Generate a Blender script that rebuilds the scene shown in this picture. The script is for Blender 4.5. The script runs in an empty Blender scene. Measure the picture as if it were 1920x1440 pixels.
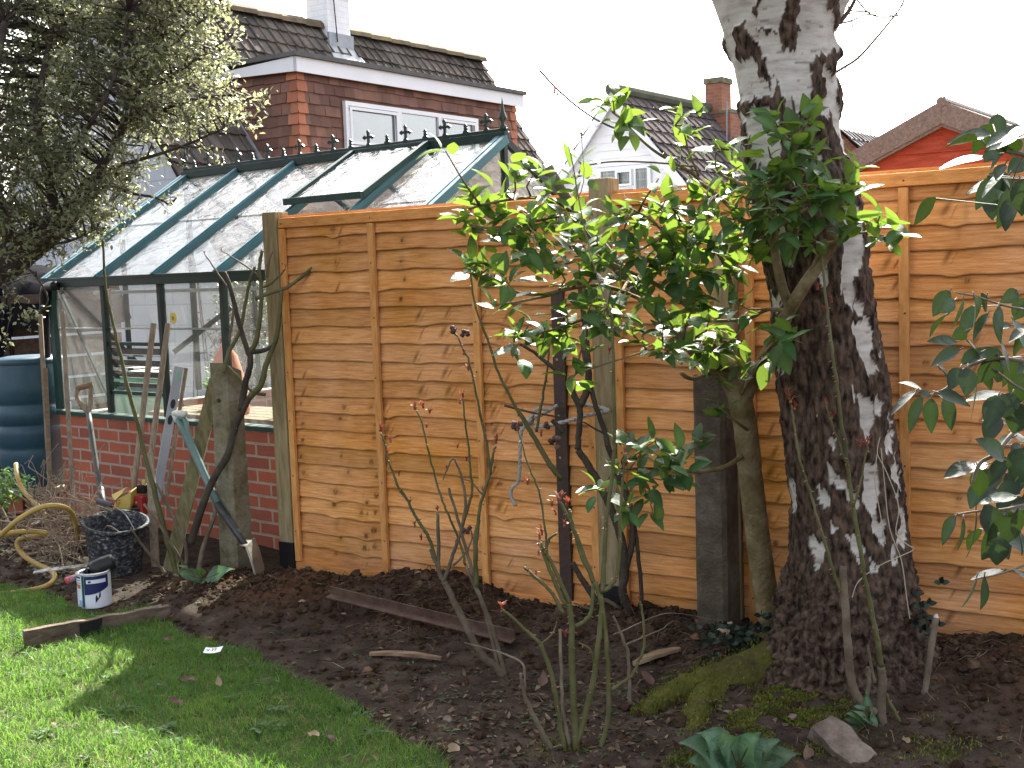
import bpy, math, random
import numpy as np
from mathutils import Vector, Matrix, noise as mn
R_ = math.radians
sc = bpy.context.scene
COL = sc.collection
rnd = random.Random(7)

# ------------------------------------------------------------------ camera
PITCH, ROLL, FPX, CAMH = .094, .0358, 2293.0, 1.5334
r0 = Vector((1, 0, 0)); u0 = Vector((0, math.sin(PITCH), math.cos(PITCH)))
CF = Vector((0, math.cos(PITCH), -math.sin(PITCH)))
CR = r0*math.cos(ROLL) - u0*math.sin(ROLL)
CU = u0*math.cos(ROLL) + r0*math.sin(ROLL)
CC = Vector((0, 0, CAMH))
cd = bpy.data.cameras.new("camera"); cam = bpy.data.objects.new("camera", cd); COL.objects.link(cam)
cd.sensor_width = 36; cd.lens = 36*FPX/1920; cd.clip_start = .05; cd.clip_end = 2000
m3 = Matrix((CR, CU, -CF)).transposed()
cam.matrix_world = Matrix.Translation(CC) @ m3.to_4x4()
sc.camera = cam
# ------------------------------------------------------------------ light
SUN = Vector((.41, 2.08, 1.83)).normalized()
w = bpy.data.worlds.new("World"); sc.world = w; w.use_nodes = True
nt = w.node_tree; bg = nt.nodes['Background']
sky = nt.nodes.new('ShaderNodeTexSky'); sky.sky_type = 'NISHITA'; sky.sun_disc = False
sky.sun_elevation = math.asin(SUN.z); sky.sun_rotation = math.atan2(SUN.x, SUN.y)
sky.air_density = 1.0; sky.dust_density = 4.5; sky.ozone_density = 1.0; sky.altitude = 20
hsv = nt.nodes.new('ShaderNodeHueSaturation'); hsv.inputs['Saturation'].default_value = .42   # thin white haze over the sky
nt.links.new(sky.outputs[0], hsv.inputs['Color']); nt.links.new(hsv.outputs[0], bg.inputs[0]); bg.inputs[1].default_value = .125
sl = bpy.data.lights.new("sun", 'SUN'); so = bpy.data.objects.new("sun", sl); COL.objects.link(so)
sl.energy = 5; sl.angle = R_(.5); sl.color = (1, .95, .86)
so.rotation_euler = (-SUN).to_track_quat('-Z', 'Y').to_euler(); so.location = SUN*30
vs = sc.view_settings
vs.view_transform = 'Standard'; vs.look = 'None'; vs.exposure = 2.25; vs.gamma = 1
sc.cycles.max_bounces = 8; sc.cycles.transparent_max_bounces = 24; sc.cycles.caustics_reflective = False
sc.cycles.caustics_refractive = False; sc.cycles.sample_clamp_indirect = 6
sc.cycles.use_denoising = True

# ------------------------------------------------------------------ pixel -> world helpers (photo pixels, 1920x1440)
def ray(x, y): return CF + CR*((x-960)/FPX) + CU*((720-y)/FPX)
def at(x, y, Y):
    d = ray(x, y); return CC + d*(Y/d.y)
def gp(x, y, z=0):
    d = ray(x, y); return CC + d*((z-CAMH)/d.z)
def pl(x, y, O, n):
    d = ray(x, y); return CC + d*((O-CC).dot(n)/d.dot(n))
def og(x, y, dz=0):                                   # where the ray meets the modelled soil
    z = 0
    for _ in range(7): p = gp(x, y, z); z = gz(p.x, p.y)+dz
    return p
def pxr(npx, Y): return npx*Y/FPX
def V(*a): return Vector(a)
FA = -.599; FO = V(-1.1448, 6.3213, 0); FD = V(math.cos(FA), math.sin(FA), 0); FN = V(-FD.y, FD.x, 0)
def fp(s, z, off=0): return FO + FD*s - FN*off + V(0, 0, z)
def onf(x, y, off=.1): return pl(x, y, FO - FN*off, FN)      # point on a plane `off` in front of the fence
GA = -.677; GO = V(-3.045, 8.169, 0)
HA = -.60; HO = V(-2.213, 13.5, 0)

# ------------------------------------------------------------------ materials
def mat(name, cols, scale=8, rough=.7, bump=.0, bscale=40, stretch=(1, 1, 1), spec=.3, rv=0, detail=6, knot=None,
        trans=None, metal=0, cr=(.3, .7), bdist=.01, coat=0, hv=.03, kst=None, fade=None):
    """noise coloured surface; rv = per-face value variation, knot = colour shown where vertex attribute 'va' is 1"""
    m = bpy.data.materials.new(name); m.use_nodes = True; t = m.node_tree; N = t.nodes.new; L = t.links.new
    b = t.nodes['Principled BSDF']; out = t.nodes['Material Output']
    b.inputs['Roughness'].default_value = rough; b.inputs['Specular IOR Level'].default_value = spec
    b.inputs['Metallic'].default_value = metal; b.inputs['Coat Weight'].default_value = coat
    tc = N('ShaderNodeTexCoord'); mp = N('ShaderNodeMapping'); mp.inputs['Scale'].default_value = stretch
    L(tc.outputs['Object'], mp.inputs[0])
    nz = N('ShaderNodeTexNoise'); nz.inputs['Scale'].default_value = scale; nz.inputs['Detail'].default_value = detail
    nz.inputs['Roughness'].default_value = .6
    L(mp.outputs[0], nz.inputs[0])
    rp = N('ShaderNodeValToRGB'); e = rp.color_ramp.elements
    e[0].position = cr[0]; e[1].position = cr[1]; e[0].color = (*cols[0], 1); e[1].color = (*cols[-1], 1)
    for i, c in enumerate(cols[1:-1]):
        q = e.new(cr[0] + (cr[1]-cr[0])*(i+1)/(len(cols)-1)); q.color = (*c, 1)
    L(nz.outputs[0], rp.inputs[0]); c = rp.outputs[0]
    if knot:
        a = N('ShaderNodeAttribute'); a.attribute_name = 'va'
        mx = N('ShaderNodeMix'); mx.data_type = 'RGBA'; L(a.outputs['Fac'], mx.inputs[0]); L(c, mx.inputs[6])
        if isinstance(knot[0], tuple):                     # a second noise for the patches themselves
            n4 = N('ShaderNodeTexNoise'); n4.inputs['Scale'].default_value = 26; n4.inputs['Detail'].default_value = 7
            mp4 = N('ShaderNodeMapping'); mp4.inputs['Scale'].default_value = kst or stretch; L(tc.outputs['Object'], mp4.inputs[0]); L(mp4.outputs[0], n4.inputs[0])
            r4 = N('ShaderNodeValToRGB'); r4.color_ramp.elements[0].position = .35; r4.color_ramp.elements[1].position = .7
            r4.color_ramp.elements[0].color = (*knot[0], 1); r4.color_ramp.elements[1].color = (*knot[1], 1)
            L(n4.outputs[0], r4.inputs[0]); L(r4.outputs[0], mx.inputs[7])
        else: mx.inputs[7].default_value = (*knot, 1)
        c = mx.outputs[2]
    if fade:                                               # broad weathering: slow patches of faded or darker stain
        n5 = N('ShaderNodeTexNoise'); n5.inputs['Scale'].default_value = fade[0]; n5.inputs['Detail'].default_value = 4; L(tc.outputs['Object'], n5.inputs[0])
        r5 = N('ShaderNodeMapRange'); r5.inputs[1].default_value = .3; r5.inputs[2].default_value = .7; r5.inputs[3].default_value = 1-fade[1]; r5.inputs[4].default_value = 1+fade[1]
        h5 = N('ShaderNodeHueSaturation'); L(n5.outputs[0], r5.inputs[0]); L(r5.outputs[0], h5.inputs['Value']); L(c, h5.inputs['Color'])
        r6 = N('ShaderNodeMapRange'); r6.inputs[1].default_value = .3; r6.inputs[2].default_value = .7; r6.inputs[3].default_value = 1.05; r6.inputs[4].default_value = .9
        L(n5.outputs[0], r6.inputs[0]); L(r6.outputs[0], h5.inputs['Saturation']); c = h5.outputs[0]
    if rv:
        a = N('ShaderNodeAttribute'); a.attribute_name = 'rnd'
        hs = N('ShaderNodeHueSaturation')
        mr = N('ShaderNodeMapRange'); mr.inputs[3].default_value = 1-rv; mr.inputs[4].default_value = 1+rv
        L(a.outputs['Fac'], mr.inputs[0]); L(mr.outputs[0], hs.inputs['Value'])
        mr2 = N('ShaderNodeMapRange'); mr2.inputs[3].default_value = .5-hv*min(1, rv*2); mr2.inputs[4].default_value = .5+hv*min(1, rv*2)
        ml = N('ShaderNodeMath'); ml.operation = 'MULTIPLY'; ml.inputs[1].default_value = 7.13
        fr = N('ShaderNodeMath'); fr.operation = 'FRACT'
        L(a.outputs['Fac'], ml.inputs[0]); L(ml.outputs[0], fr.inputs[0]); L(fr.outputs[0], mr2.inputs[0])
        L(mr2.outputs[0], hs.inputs['Hue']); L(c, hs.inputs['Color']); c = hs.outputs[0]
    L(c, b.inputs['Base Color'])
    if bump:
        n2 = N('ShaderNodeTexNoise'); n2.inputs['Scale'].default_value = bscale; n2.inputs['Detail'].default_value = 5
        L(mp.outputs[0], n2.inputs[0])
        bp = N('ShaderNodeBump'); bp.inputs['Strength'].default_value = bump; bp.inputs['Distance'].default_value = bdist
        L(n2.outputs[0], bp.inputs['Height']); L(bp.outputs[0], b.inputs['Normal'])
    if trans:
        tr = N('ShaderNodeBsdfTranslucent'); mt = N('ShaderNodeMixShader'); mt.inputs[0].default_value = trans[1]
        ml2 = N('ShaderNodeMix'); ml2.data_type = 'RGBA'; ml2.blend_type = 'MULTIPLY'; ml2.inputs[0].default_value = 1
        ml2.inputs[7].default_value = (*trans[0], 1)
        sc2 = N('ShaderNodeMix'); sc2.data_type = 'RGBA'; sc2.inputs[0].default_value = .7
        L(c, sc2.inputs[6]); sc2.inputs[7].default_value = (*trans[0], 1)
        L(sc2.outputs[2], tr.inputs[0])
        L(b.outputs[0], mt.inputs[1]); L(tr.outputs[0], mt.inputs[2]); L(mt.outputs[0], out.inputs[0])
    return m

def brickmat(name, c1, c2, mort, bw=.225, bh=.075, ms=.011, rough=.85, bias=0., bump=.6, dirt=(.05, .04, .03), dirtamt=.35):
    m = bpy.data.materials.new(name); m.use_nodes = True; t = m.node_tree; N = t.nodes.new; L = t.links.new
    b = t.nodes['Principled BSDF']; b.inputs['Roughness'].default_value = rough; b.inputs['Specular IOR Level'].default_value = .2
    tc = N('ShaderNodeTexCoord'); sx = N('ShaderNodeSeparateXYZ'); L(tc.outputs['Object'], sx.inputs[0])
    ad = N('ShaderNodeMath'); ad.operation = 'ADD'; L(sx.outputs[0], ad.inputs[0]); L(sx.outputs[1], ad.inputs[1])
    cb = N('ShaderNodeCombineXYZ'); L(ad.outputs[0], cb.inputs[0]); L(sx.outputs[2], cb.inputs[1])
    nd = N('ShaderNodeTexNoise'); nd.inputs['Scale'].default_value = 14; L(tc.outputs['Object'], nd.inputs[0])
    vm = N('ShaderNodeVectorMath'); vm.operation = 'MULTIPLY_ADD'; L(nd.outputs['Color'], vm.inputs[0])
    vm.inputs[1].default_value = (.008, .008, 0); L(cb.outputs[0], vm.inputs[2])
    br = N('ShaderNodeTexBrick'); L(vm.outputs[0], br.inputs[0])
    br.inputs['Scale'].default_value = 1; br.inputs['Brick Width'].default_value = bw; br.inputs['Row Height'].default_value = bh
    br.inputs['Mortar Size'].default_value = ms*.5; br.inputs['Mortar Smooth'].default_value = .15; br.inputs['Bias'].default_value = bias
    br.inputs['Color1'].default_value = (*c1, 1); br.inputs['Color2'].default_value = (*c2, 1); br.inputs['Mortar'].default_value = (*mort, 1)
    n1 = N('ShaderNodeTexNoise'); n1.inputs['Scale'].default_value = 5; n1.inputs['Detail'].default_value = 8; n1.inputs['Roughness'].default_value = .7
    L(tc.outputs['Object'], n1.inputs[0])
    rp = N('ShaderNodeValToRGB'); rp.color_ramp.elements[0].position = .42; rp.color_ramp.elements[1].position = .75
    L(n1.outputs[0], rp.inputs[0])
    ml = N('ShaderNodeMath'); ml.operation = 'MULTIPLY'; ml.inputs[1].default_value = dirtamt; L(rp.outputs[0], ml.inputs[0])
    mx = N('ShaderNodeMix'); mx.data_type = 'RGBA'; L(ml.outputs[0], mx.inputs[0]); L(br.outputs[0], mx.inputs[6]); mx.inputs[7].default_value = (*dirt, 1)
    L(mx.outputs[2], b.inputs['Base Color'])
    n3 = N('ShaderNodeTexNoise'); n3.inputs['Scale'].default_value = 90; n3.inputs['Detail'].default_value = 4; L(tc.outputs['Object'], n3.inputs[0])
    ma = N('ShaderNodeMath'); ma.operation = 'MULTIPLY_ADD'; L(br.outputs['Fac'], ma.inputs[0]); ma.inputs[1].default_value = -1.2; L(n3.outputs[0], ma.inputs[2])
    bp = N('ShaderNodeBump'); bp.inputs['Strength'].default_value = bump; bp.inputs['Distance'].default_value = .006
    L(ma.outputs[0], bp.inputs['Height']); L(bp.outputs[0], b.inputs['Normal'])
    return m

def glassmat(name, dirt=.2, gloss=.2, bump=0., col=(.9, .95, .93), dcol=(.8, .82, .8), bscale=9, patchy=True):
    m = bpy.data.materials.new(name); m.use_nodes = True; t = m.node_tree; N = t.nodes.new; L = t.links.new
    t.nodes.remove(t.nodes['Principled BSDF']); out = t.nodes['Material Output']
    tc = N('ShaderNodeTexCoord')
    tr = N('ShaderNodeBsdfTransparent'); tr.inputs[0].default_value = (*col, 1)
    gl = N('ShaderNodeBsdfGlossy'); gl.inputs['Roughness'].default_value = .03
    tl = N('ShaderNodeBsdfTranslucent'); tl.inputs[0].default_value = (*dcol, 1)
    df = N('ShaderNodeBsdfDiffuse'); df.inputs[0].default_value = (*dcol, 1)
    md = N('ShaderNodeMixShader'); md.inputs[0].default_value = .5; L(tl.outputs[0], md.inputs[1]); L(df.outputs[0], md.inputs[2])
    m1 = N('ShaderNodeMixShader'); L(tr.outputs[0], m1.inputs[1]); L(md.outputs[0], m1.inputs[2])
    nz = N('ShaderNodeTexNoise'); nz.inputs['Scale'].default_value = 3.5; nz.inputs['Detail'].default_value = 9; nz.inputs['Roughness'].default_value = .75
    L(tc.outputs['Object'], nz.inputs[0])
    mr = N('ShaderNodeMapRange'); mr.inputs[1].default_value = .3; mr.inputs[2].default_value = .75
    mr.inputs[3].default_value = dirt*(.35 if patchy else .9); mr.inputs[4].default_value = dirt*1.7; L(nz.outputs[0], mr.inputs[0])
    L(mr.outputs[0], m1.inputs[0])
    fr = N('ShaderNodeFresnel'); fr.inputs[0].default_value = 1.5
    ma = N('ShaderNodeMath'); ma.operation = 'MULTIPLY_ADD'; L(fr.outputs[0], ma.inputs[0]); ma.inputs[1].default_value = .9; ma.inputs[2].default_value = gloss
    ma.use_clamp = True
    m2 = N('ShaderNodeMixShader'); L(ma.outputs[0], m2.inputs[0]); L(m1.outputs[0], m2.inputs[1]); L(gl.outputs[0], m2.inputs[2])
    if bump:
        n2 = N('ShaderNodeTexNoise'); n2.inputs['Scale'].default_value = bscale; n2.inputs['Detail'].default_value = 3
        n2.inputs['Distortion'].default_value = 1.2
        L(tc.outputs['Object'], n2.inputs[0])
        bp = N('ShaderNodeBump'); bp.inputs['Strength'].default_value = bump; bp.inputs['Distance'].default_value = .02
        L(n2.outputs[0], bp.inputs['Height']); L(bp.outputs[0], gl.inputs['Normal'])
    L(m2.outputs[0], out.inputs[0])
    return m

# ------------------------------------------------------------------ mesh builder
class MB:
    def __init__(s): s.v = []; s.f = []; s.m = []; s.r = []; s.a = []
    def add(s, vs, fs, m=0, r=None, va=None):
        b = len(s.v); s.v += [tuple(v) for v in vs]; rr = rnd.random() if r is None else r
        s.f += [tuple(b+i for i in f) for f in fs]; s.m += [m]*len(fs); s.r += [rr]*len(fs)
        s.a += (list(va) if va is not None else [0.]*len(vs)); return s
    def box(s, c, d, M=None, m=0, r=None, taper=1.):
        c = Vector(c); x, y, z = d[0]/2, d[1]/2, d[2]/2; t = taper
        vs = [V(-x, -y, -z), V(x, -y, -z), V(x, y, -z), V(-x, y, -z), V(-x*t, -y*t, z), V(x*t, -y*t, z), V(x*t, y*t, z), V(-x*t, y*t, z)]
        vs = [c + ((M @ v) if M is not None else v) for v in vs]
        return s.add(vs, [(3, 2, 1, 0), (4, 5, 6, 7), (0, 1, 5, 4), (1, 2, 6, 5), (2, 3, 7, 6), (3, 0, 4, 7)], m, r)
    def bar(s, a, b, wx, wy, up=V(0, 0, 1), m=0, r=None):
        """rectangular bar from a to b; wx across, wy along the `up` side"""
        a = Vector(a); b = Vector(b); d = b-a; L = d.length; d.normalize(); x = d.cross(up)
        if x.length < 1e-4: x = d.cross(V(1, 0, 0))
        x.normalize(); y = x.cross(d)
        M = Matrix((x, y, d)).transposed()
        return s.box((a+b)/2, (wx, wy, L), M, m, r)
    def tube(s, P, rad, n=8, m=0, r=None, cap=True, wob=0., va=0.):
        P = [Vector(p) for p in P]; k = len(P)
        if not hasattr(rad, '__len__'): rad = [rad]*k
        T = [(P[min(i+1, k-1)]-P[max(i-1, 0)]).normalized() for i in range(k)]
        nrm = T[0].cross(V(.13, .3, 1) if abs(T[0].z) < .9 else V(1, .2, 0)).normalized()
        vs = []; sd = rnd.random()*50
        for i in range(k):
            nrm = (nrm - T[i]*nrm.dot(T[i])).normalized(); bn = T[i].cross(nrm)
            for j in range(n):
                a = 2*math.pi*j/n; q = rad[i]
                if wob: q *= 1 + wob*mn.noise(V(math.cos(a)*1.3+sd, math.sin(a)*1.3, i*.7))
                vs.append(P[i] + (nrm*math.cos(a) + bn*math.sin(a))*q)
        fs = [(i*n+j, i*n+(j+1) % n, (i+1)*n+(j+1) % n, (i+1)*n+j) for i in range(k-1) for j in range(n)]
        if cap: fs += [tuple(reversed(range(n))), tuple((k-1)*n+j for j in range(n))]
        return s.add(vs, fs, m, r, [va]*len(vs))
    def lathe(s, prof, n=24, c=(0, 0, 0), M=None, m=0, r=None, close=False, ov=1.):
        c = Vector(c); vs = []
        for (q, z) in prof:
            for j in range(n):
                a = 2*math.pi*j/n; p = V(q*math.cos(a), q*math.sin(a)*ov, z); vs.append(c + ((M @ p) if M is not None else p))
        k = len(prof)
        fs = [(i*n+j, i*n+(j+1) % n, (i+1)*n+(j+1) % n, (i+1)*n+j) for i in range(k-1) for j in range(n)]
        if close: fs += [tuple(reversed(range(n))), tuple((k-1)*n+j for j in range(n))]
        return s.add(vs, fs, m, r)
    def prism(s, pts, ext, m=0, r=None):
        """planar polygon pts (Vectors) extruded by vector ext"""
        n = len(pts); vs = list(pts) + [p+ext for p in pts]
        fs = [tuple(range(n)), tuple(reversed(range(n, 2*n)))] + [(j, n+j, n+(j+1) % n, (j+1) % n) for j in range(n)]
        return s.add(vs, fs, m, r)
    def leaf(s, p, d, up, L, W, curl=.15, fold=.25, m=0, r=None, n=4, pw=.75, wav=0.):
        d = d.normalized(); sd = d.cross(up)
        if sd.length < 1e-3: sd = d.cross(V(1, .1, 0))
        sd.normalize(); u = sd.cross(d).normalized(); vs = []; ph = rnd.random()*9
        for i in range(n+1):
            t = i/n; w_ = W*.5*(math.sin(math.pi*min(1, (t*.96+.02))**pw))**.9
            c = p + d*(L*(t - curl*.35*t*t)) - u*(curl*L*t*t)
            wv = wav*math.sin(ph+t*7)*W
            vs += [c + sd*w_ + u*(fold*w_ + wv), c, c - sd*w_ + u*(fold*w_ - wv)]
        fs = []
        for i in range(n):
            a = i*3; fs += [(a, a+1, a+4, a+3), (a+1, a+2, a+5, a+4)]
        return s.add(vs, fs, m, r, [0., 1., 0.]*(n+1))
    def lump(s, p, q, m=0, r=None, sub=1, sq=.7):
        vs, fs = ICO[sub]; sd = V(rnd.random()*90, rnd.random()*90, rnd.random()*90)
        o = [Vector(p) + V(v.x, v.y, v.z*sq)*(q*(1+.55*mn.noise(v*1.4+sd))) for v in vs]
        return s.add(o, fs, m, r)
    def build(s, name, mats, parent=None, smooth=False, bevel=0, world=True, **tags):
        me = bpy.data.meshes.new(name); vs = s.v
        if parent is not None and world:
            top = parent
            while top.parent: top = top.parent
            iv = (Matrix.Translation(top.location) @ top.rotation_euler.to_matrix().to_4x4()).inverted()
            A = np.array(vs, dtype=float); M = np.array(iv); vs = (A @ M[:3, :3].T + M[:3, 3]).tolist()
        me.from_pydata(vs, [], s.f)
        for q in (mats if isinstance(mats, (list, tuple)) else [mats]): me.materials.append(q)
        me.polygons.foreach_set('material_index', s.m)
        at_ = me.attributes.new('rnd', 'FLOAT', 'FACE'); at_.data.foreach_set('value', s.r)
        if any(s.a):
            a2 = me.attributes.new('va', 'FLOAT', 'POINT'); a2.data.foreach_set('value', s.a)
        if smooth: me.polygons.foreach_set('use_smooth', [True]*len(s.f))
        me.update()
        o = bpy.data.objects.new(name, me); COL.objects.link(o)
        if parent is not None: o.parent = parent
        if bevel:
            b = o.modifiers.new('bevel', 'BEVEL'); b.width = bevel; b.segments = 2; b.limit_method = 'ANGLE'
        for k, v in tags.items(): o[k] = v
        return o
def mkico():
    t = (1+5**.5)/2
    v = [V(*p).normalized() for p in [(-1, t, 0), (1, t, 0), (-1, -t, 0), (1, -t, 0), (0, -1, t), (0, 1, t), (0, -1, -t), (0, 1, -t), (t, 0, -1), (t, 0, 1), (-t, 0, -1), (-t, 0, 1)]]
    f = [(0, 11, 5), (0, 5, 1), (0, 1, 7), (0, 7, 10), (0, 10, 11), (1, 5, 9), (5, 11, 4), (11, 10, 2), (10, 7, 6), (7, 1, 8), (3, 9, 4), (3, 4, 2), (3, 2, 6), (3, 6, 8), (3, 8, 9), (4, 9, 5), (2, 4, 11), (6, 2, 10), (8, 6, 7), (9, 8, 1)]
    r = [(v, f)]
    for _ in range(2):
        v = list(v); c = {}; nf = []
        def mid(a, b):
            k = (min(a, b), max(a, b))
            if k not in c: v.append((v[a]+v[b]).normalized()); c[k] = len(v)-1
            return c[k]
        for (a, b, d) in f:
            x, y, z = mid(a, b), mid(b, d), mid(d, a); nf += [(a, x, z), (b, y, x), (d, z, y), (x, y, z)]
        f = nf; r.append((v, f))
    return r
ICO = mkico()
def tag(o, label, cat, group=None):
    o['label'] = label; o['category'] = cat
    if group: o['group'] = group
    return o
def thing(name, label, cat, loc=(0, 0, 0), rz=0, group=None):
    o = bpy.data.objects.new(name, None); COL.objects.link(o); o.location = loc; o.rotation_euler = (0, 0, rz); o.empty_display_size = .1
    return tag(o, label, cat, group)
def smoothp(P, k=4):
    """Catmull-Rom through points"""
    P = [Vector(p) for p in P]; out = []
    for i in range(len(P)-1):
        a = P[max(i-1, 0)]; b = P[i]; c = P[i+1]; d = P[min(i+2, len(P)-1)]
        for j in range(k):
            t = j/k; out.append(.5*((2*b)+(c-a)*t+(2*a-5*b+4*c-d)*t*t+(3*b-a-3*c+d)*t**3))
    out.append(P[-1]); return out
def lerp(a, b, t): return a+(b-a)*t
def text(name, s, size, M, material, parent, depth=.0006):
    """lettering as a thin mesh placed by the world matrix M (x right, y up, z out)"""
    cu = bpy.data.curves.new(name, 'FONT'); cu.body = s; cu.size = size; cu.extrude = depth; cu.align_x = 'CENTER'; cu.align_y = 'CENTER'
    t = bpy.data.objects.new(name, cu); COL.objects.link(t)
    dg = bpy.context.evaluated_depsgraph_get(); me = bpy.data.meshes.new_from_object(t.evaluated_get(dg)); bpy.data.objects.remove(t)
    me.name = name; me.materials.clear(); me.materials.append(material)
    top = parent
    while top.parent: top = top.parent
    iv = (Matrix.Translation(top.location) @ top.rotation_euler.to_matrix().to_4x4()).inverted()
    me.transform(iv @ M); o = bpy.data.objects.new(name, me); COL.objects.link(o); o.parent = parent; return o
# ------------------------------------------------------------------ shared materials
M_board = mat('fence_board', [(.46, .182, .05), (.63, .274, .083), (.74, .355, .13)], 7, .9, .5, 40, (1.2, 8, 16), .06, rv=.17, knot=(.13, .05, .016), hv=.008, fade=(2.3, .1))  # knot colour also paints the lap shadow lines and flake shadows
M_batten = mat('fence_batten', [(.46, .19, .055), (.6, .275, .09), (.68, .34, .125)], 7, .75, .3, 30, (6, 6, 1.5), .06, rv=.1, hv=.006)
M_rail = mat('fence_rail', [(.44, .18, .053), (.6, .265, .082), (.68, .32, .11)], 7, .75, .3, 30, (1.5, 8, 8), .06, rv=.1, hv=.006)
M_post = mat('treated_post', [(.17, .125, .06), (.27, .205, .11), (.34, .27, .16)], 6, .85, .4, 30, (8, 8, 1), .15)
M_bitumen = mat('black_sleeve', [(.006, .006, .007), (.015, .014, .014)], 9, .45, .2)
M_conc = mat('weathered_concrete', [(.09, .075, .04), (.17, .145, .09), (.22, .195, .135), (.3, .28, .22)], 9, .9, .8, 60, spec=.1)
M_concdark = mat('damp_concrete', [(.05, .037, .025), (.088, .069, .049), (.15, .125, .095)], 9, .9, .7, 90, spec=.15)
M_rust = mat('rusty_steel', [(.04, .024, .018), (.085, .045, .03), (.13, .08, .055)], 14, .7, .4, 60, spec=.4)
M_stake = mat('dark_steel', [(.03, .018, .014), (.065, .032, .022)], 14, .6, .3, 60, spec=.4)
M_green = mat('green_paint', [(.006, .03, .026), (.012, .05, .042)], 6, .45, .1, 30, spec=.4)
M_greend = mat('dark_green_paint', [(.004, .016, .014), (.008, .03, .025)], 6, .45, .1, 30, spec=.4)
M_rafter = mat('blue_green_paint', [(.025, .11, .135), (.04, .15, .18)], 6, .4, .1, 30, spec=.45)
M_alu = mat('bare_aluminium', [(.45, .47, .48), (.6, .62, .63)], 9, .45, .1, metal=.7)
M_white = mat('white_paint', [(.8, .81, .82), (.88, .88, .88)], 3, .5, .05)
M_glass = glassmat('dusty_glass', .07, .05, .0)
M_roofglass = glassmat('old_roof_glass', .07, .03, .6, dcol=(.85, .86, .86))
M_winglass = glassmat('window_glass', .3, .3, 0, dcol=(.75, .8, .85))
M_soil = mat('soil', [(.018, .013, .01), (.038, .027, .02), (.064, .047, .036), (.12, .095, .075)], 9, .95, .8, 70, spec=.1, knot=((.032, .015, .008), (.095, .044, .022)), cr=(.3, .8))
M_turf = mat('turf', [(.02, .035, .01), (.05, .07, .02), (.09, .08, .04)], 14, .95, .6, 80, spec=.05)

# ------------------------------------------------------------------ ground
MOUNDS = [(-1.06, 5.64, .34, .23, .14, 1), (-.42, 5.60, .34, .2, .13, .5), (-.30, 5.25, .3, .2, .05, .7), (-1.5, 6.02, .25, .2, .07, 1), (.35, 5.05, .5, .22, .07, .25),
          (1.25, 4.15, .75, .55, .085, 0), (1.95, 3.95, .4, .45, .13, .8), (1.62, 4.2, .3, .3, .06, .3), (.75, 4.75, .4, .3, .06, .2), (-2.9, 6.7, .45, .4, .05, 0)]
def gz(x, y, full=False):
    z = 0.; red = 0.
    for (cx, cy, a, b, h, q) in MOUNDS:
        e = ((x-cx)/a)**2 + ((y-cy)/b)**2
        if e < 6:
            g = math.exp(-e); z += h*g; red = max(red, q*min(1, g*1.5))
    p = V(x, y, 0)
    n = mn.fractal(p*2.3, 1, 2, 3)*.012
    k = .35 + min(1, z*12)
    z += n + k*(mn.fractal(p*9, .9, 2.1, 4)*.014 + abs(mn.noise(p*22))*.01*k)
    return (z, red) if full else z
LAWNPX = [(-700, 1120), (0, 1103), (60, 1112), (105, 1128), (160, 1150), (215, 1152), (262, 1142), (312, 1172), (352, 1192), (405, 1205), (450, 1228), (505, 1252),
          (555, 1272), (605, 1290), (640, 1322), (690, 1352), (735, 1385), (790, 1410), (850, 1450), (900, 1560), (900, 2100), (-700, 2100)]
LAWN = [gp(*p) for p in LAWNPX]
LP = np.array([(p.x, p.y) for p in LAWN])
def inpoly(P, poly):
    x, y = P[:, 0], P[:, 1]; r = np.zeros(len(P), bool); n = len(poly); j = n-1
    for i in range(n):
        xi, yi = poly[i]; xj, yj = poly[j]
        c = ((yi > y) != (yj > y)) & (x < (xj-xi)*(y-yi)/(yj-yi+1e-12)+xi); r ^= c; j = i
    return r
def axis(lo, hi, st, far):
    a = list(np.arange(lo, hi+1e-6, st)); l = []; q = lo; s = st
    while q > -far: s *= 1.6; q -= s; l.append(q)
    h = []; q = hi; s = st
    while q < far: s *= 1.6; q += s; h.append(q)
    return l[::-1]+a+h
xs = axis(-3.6, 2.6, .022, 600); ys = axis(2.6, 7.2, .022, 600)
nx, ny = len(xs), len(ys)
gv = []; ga_ = []
for y in ys:
    for x in xs:
        if -4.5 < x < 3.5 and 2.2 < y < 8: z, q = gz(x, y, True)
        else: z, q = 0., 0.
        gv.append((x, y, z)); ga_.append(q)
GND = MB(); GND.v = gv; GND.a = ga_
GND.f = [(j*nx+i, j*nx+i+1, (j+1)*nx+i+1, (j+1)*nx+i) for j in range(ny-1) for i in range(nx-1)]
GND.m = [0]*len(GND.f); GND.r = [.5]*len(GND.f)
GND.build('ground', M_soil, smooth=True, kind='structure')

# lawn sheet and grass
P = []; st = .03
gx = np.arange(-3.6, .6, st); gy = np.arange(2.7, 6.6, st)
cen = np.array([(x+st/2, y+st/2) for y in gy for x in gx])
jit = np.array([mn.noise(V(c[0]*6, c[1]*6, 3))*.05 for c in cen])
ok = inpoly(cen + np.stack([jit, jit], 1), LP).reshape(len(gy), len(gx))
lm = MB(); idx = {}
def lv(i, j):
    if (i, j) not in idx:
        x, y = gx[0]+i*st, gy[0]+j*st; idx[i, j] = len(lm.v); lm.v.append((x, y, gz(x, y)+.006)); lm.a.append(0)
    return idx[i, j]
for j in range(len(gy)):
    for i in range(len(gx)):
        if ok[j, i]: lm.f.append((lv(i, j), lv(i+1, j), lv(i+1, j+1), lv(i, j+1))); lm.m.append(0); lm.r.append(.5)
lm.build('lawn', M_turf, smooth=True, kind='structure')

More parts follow.
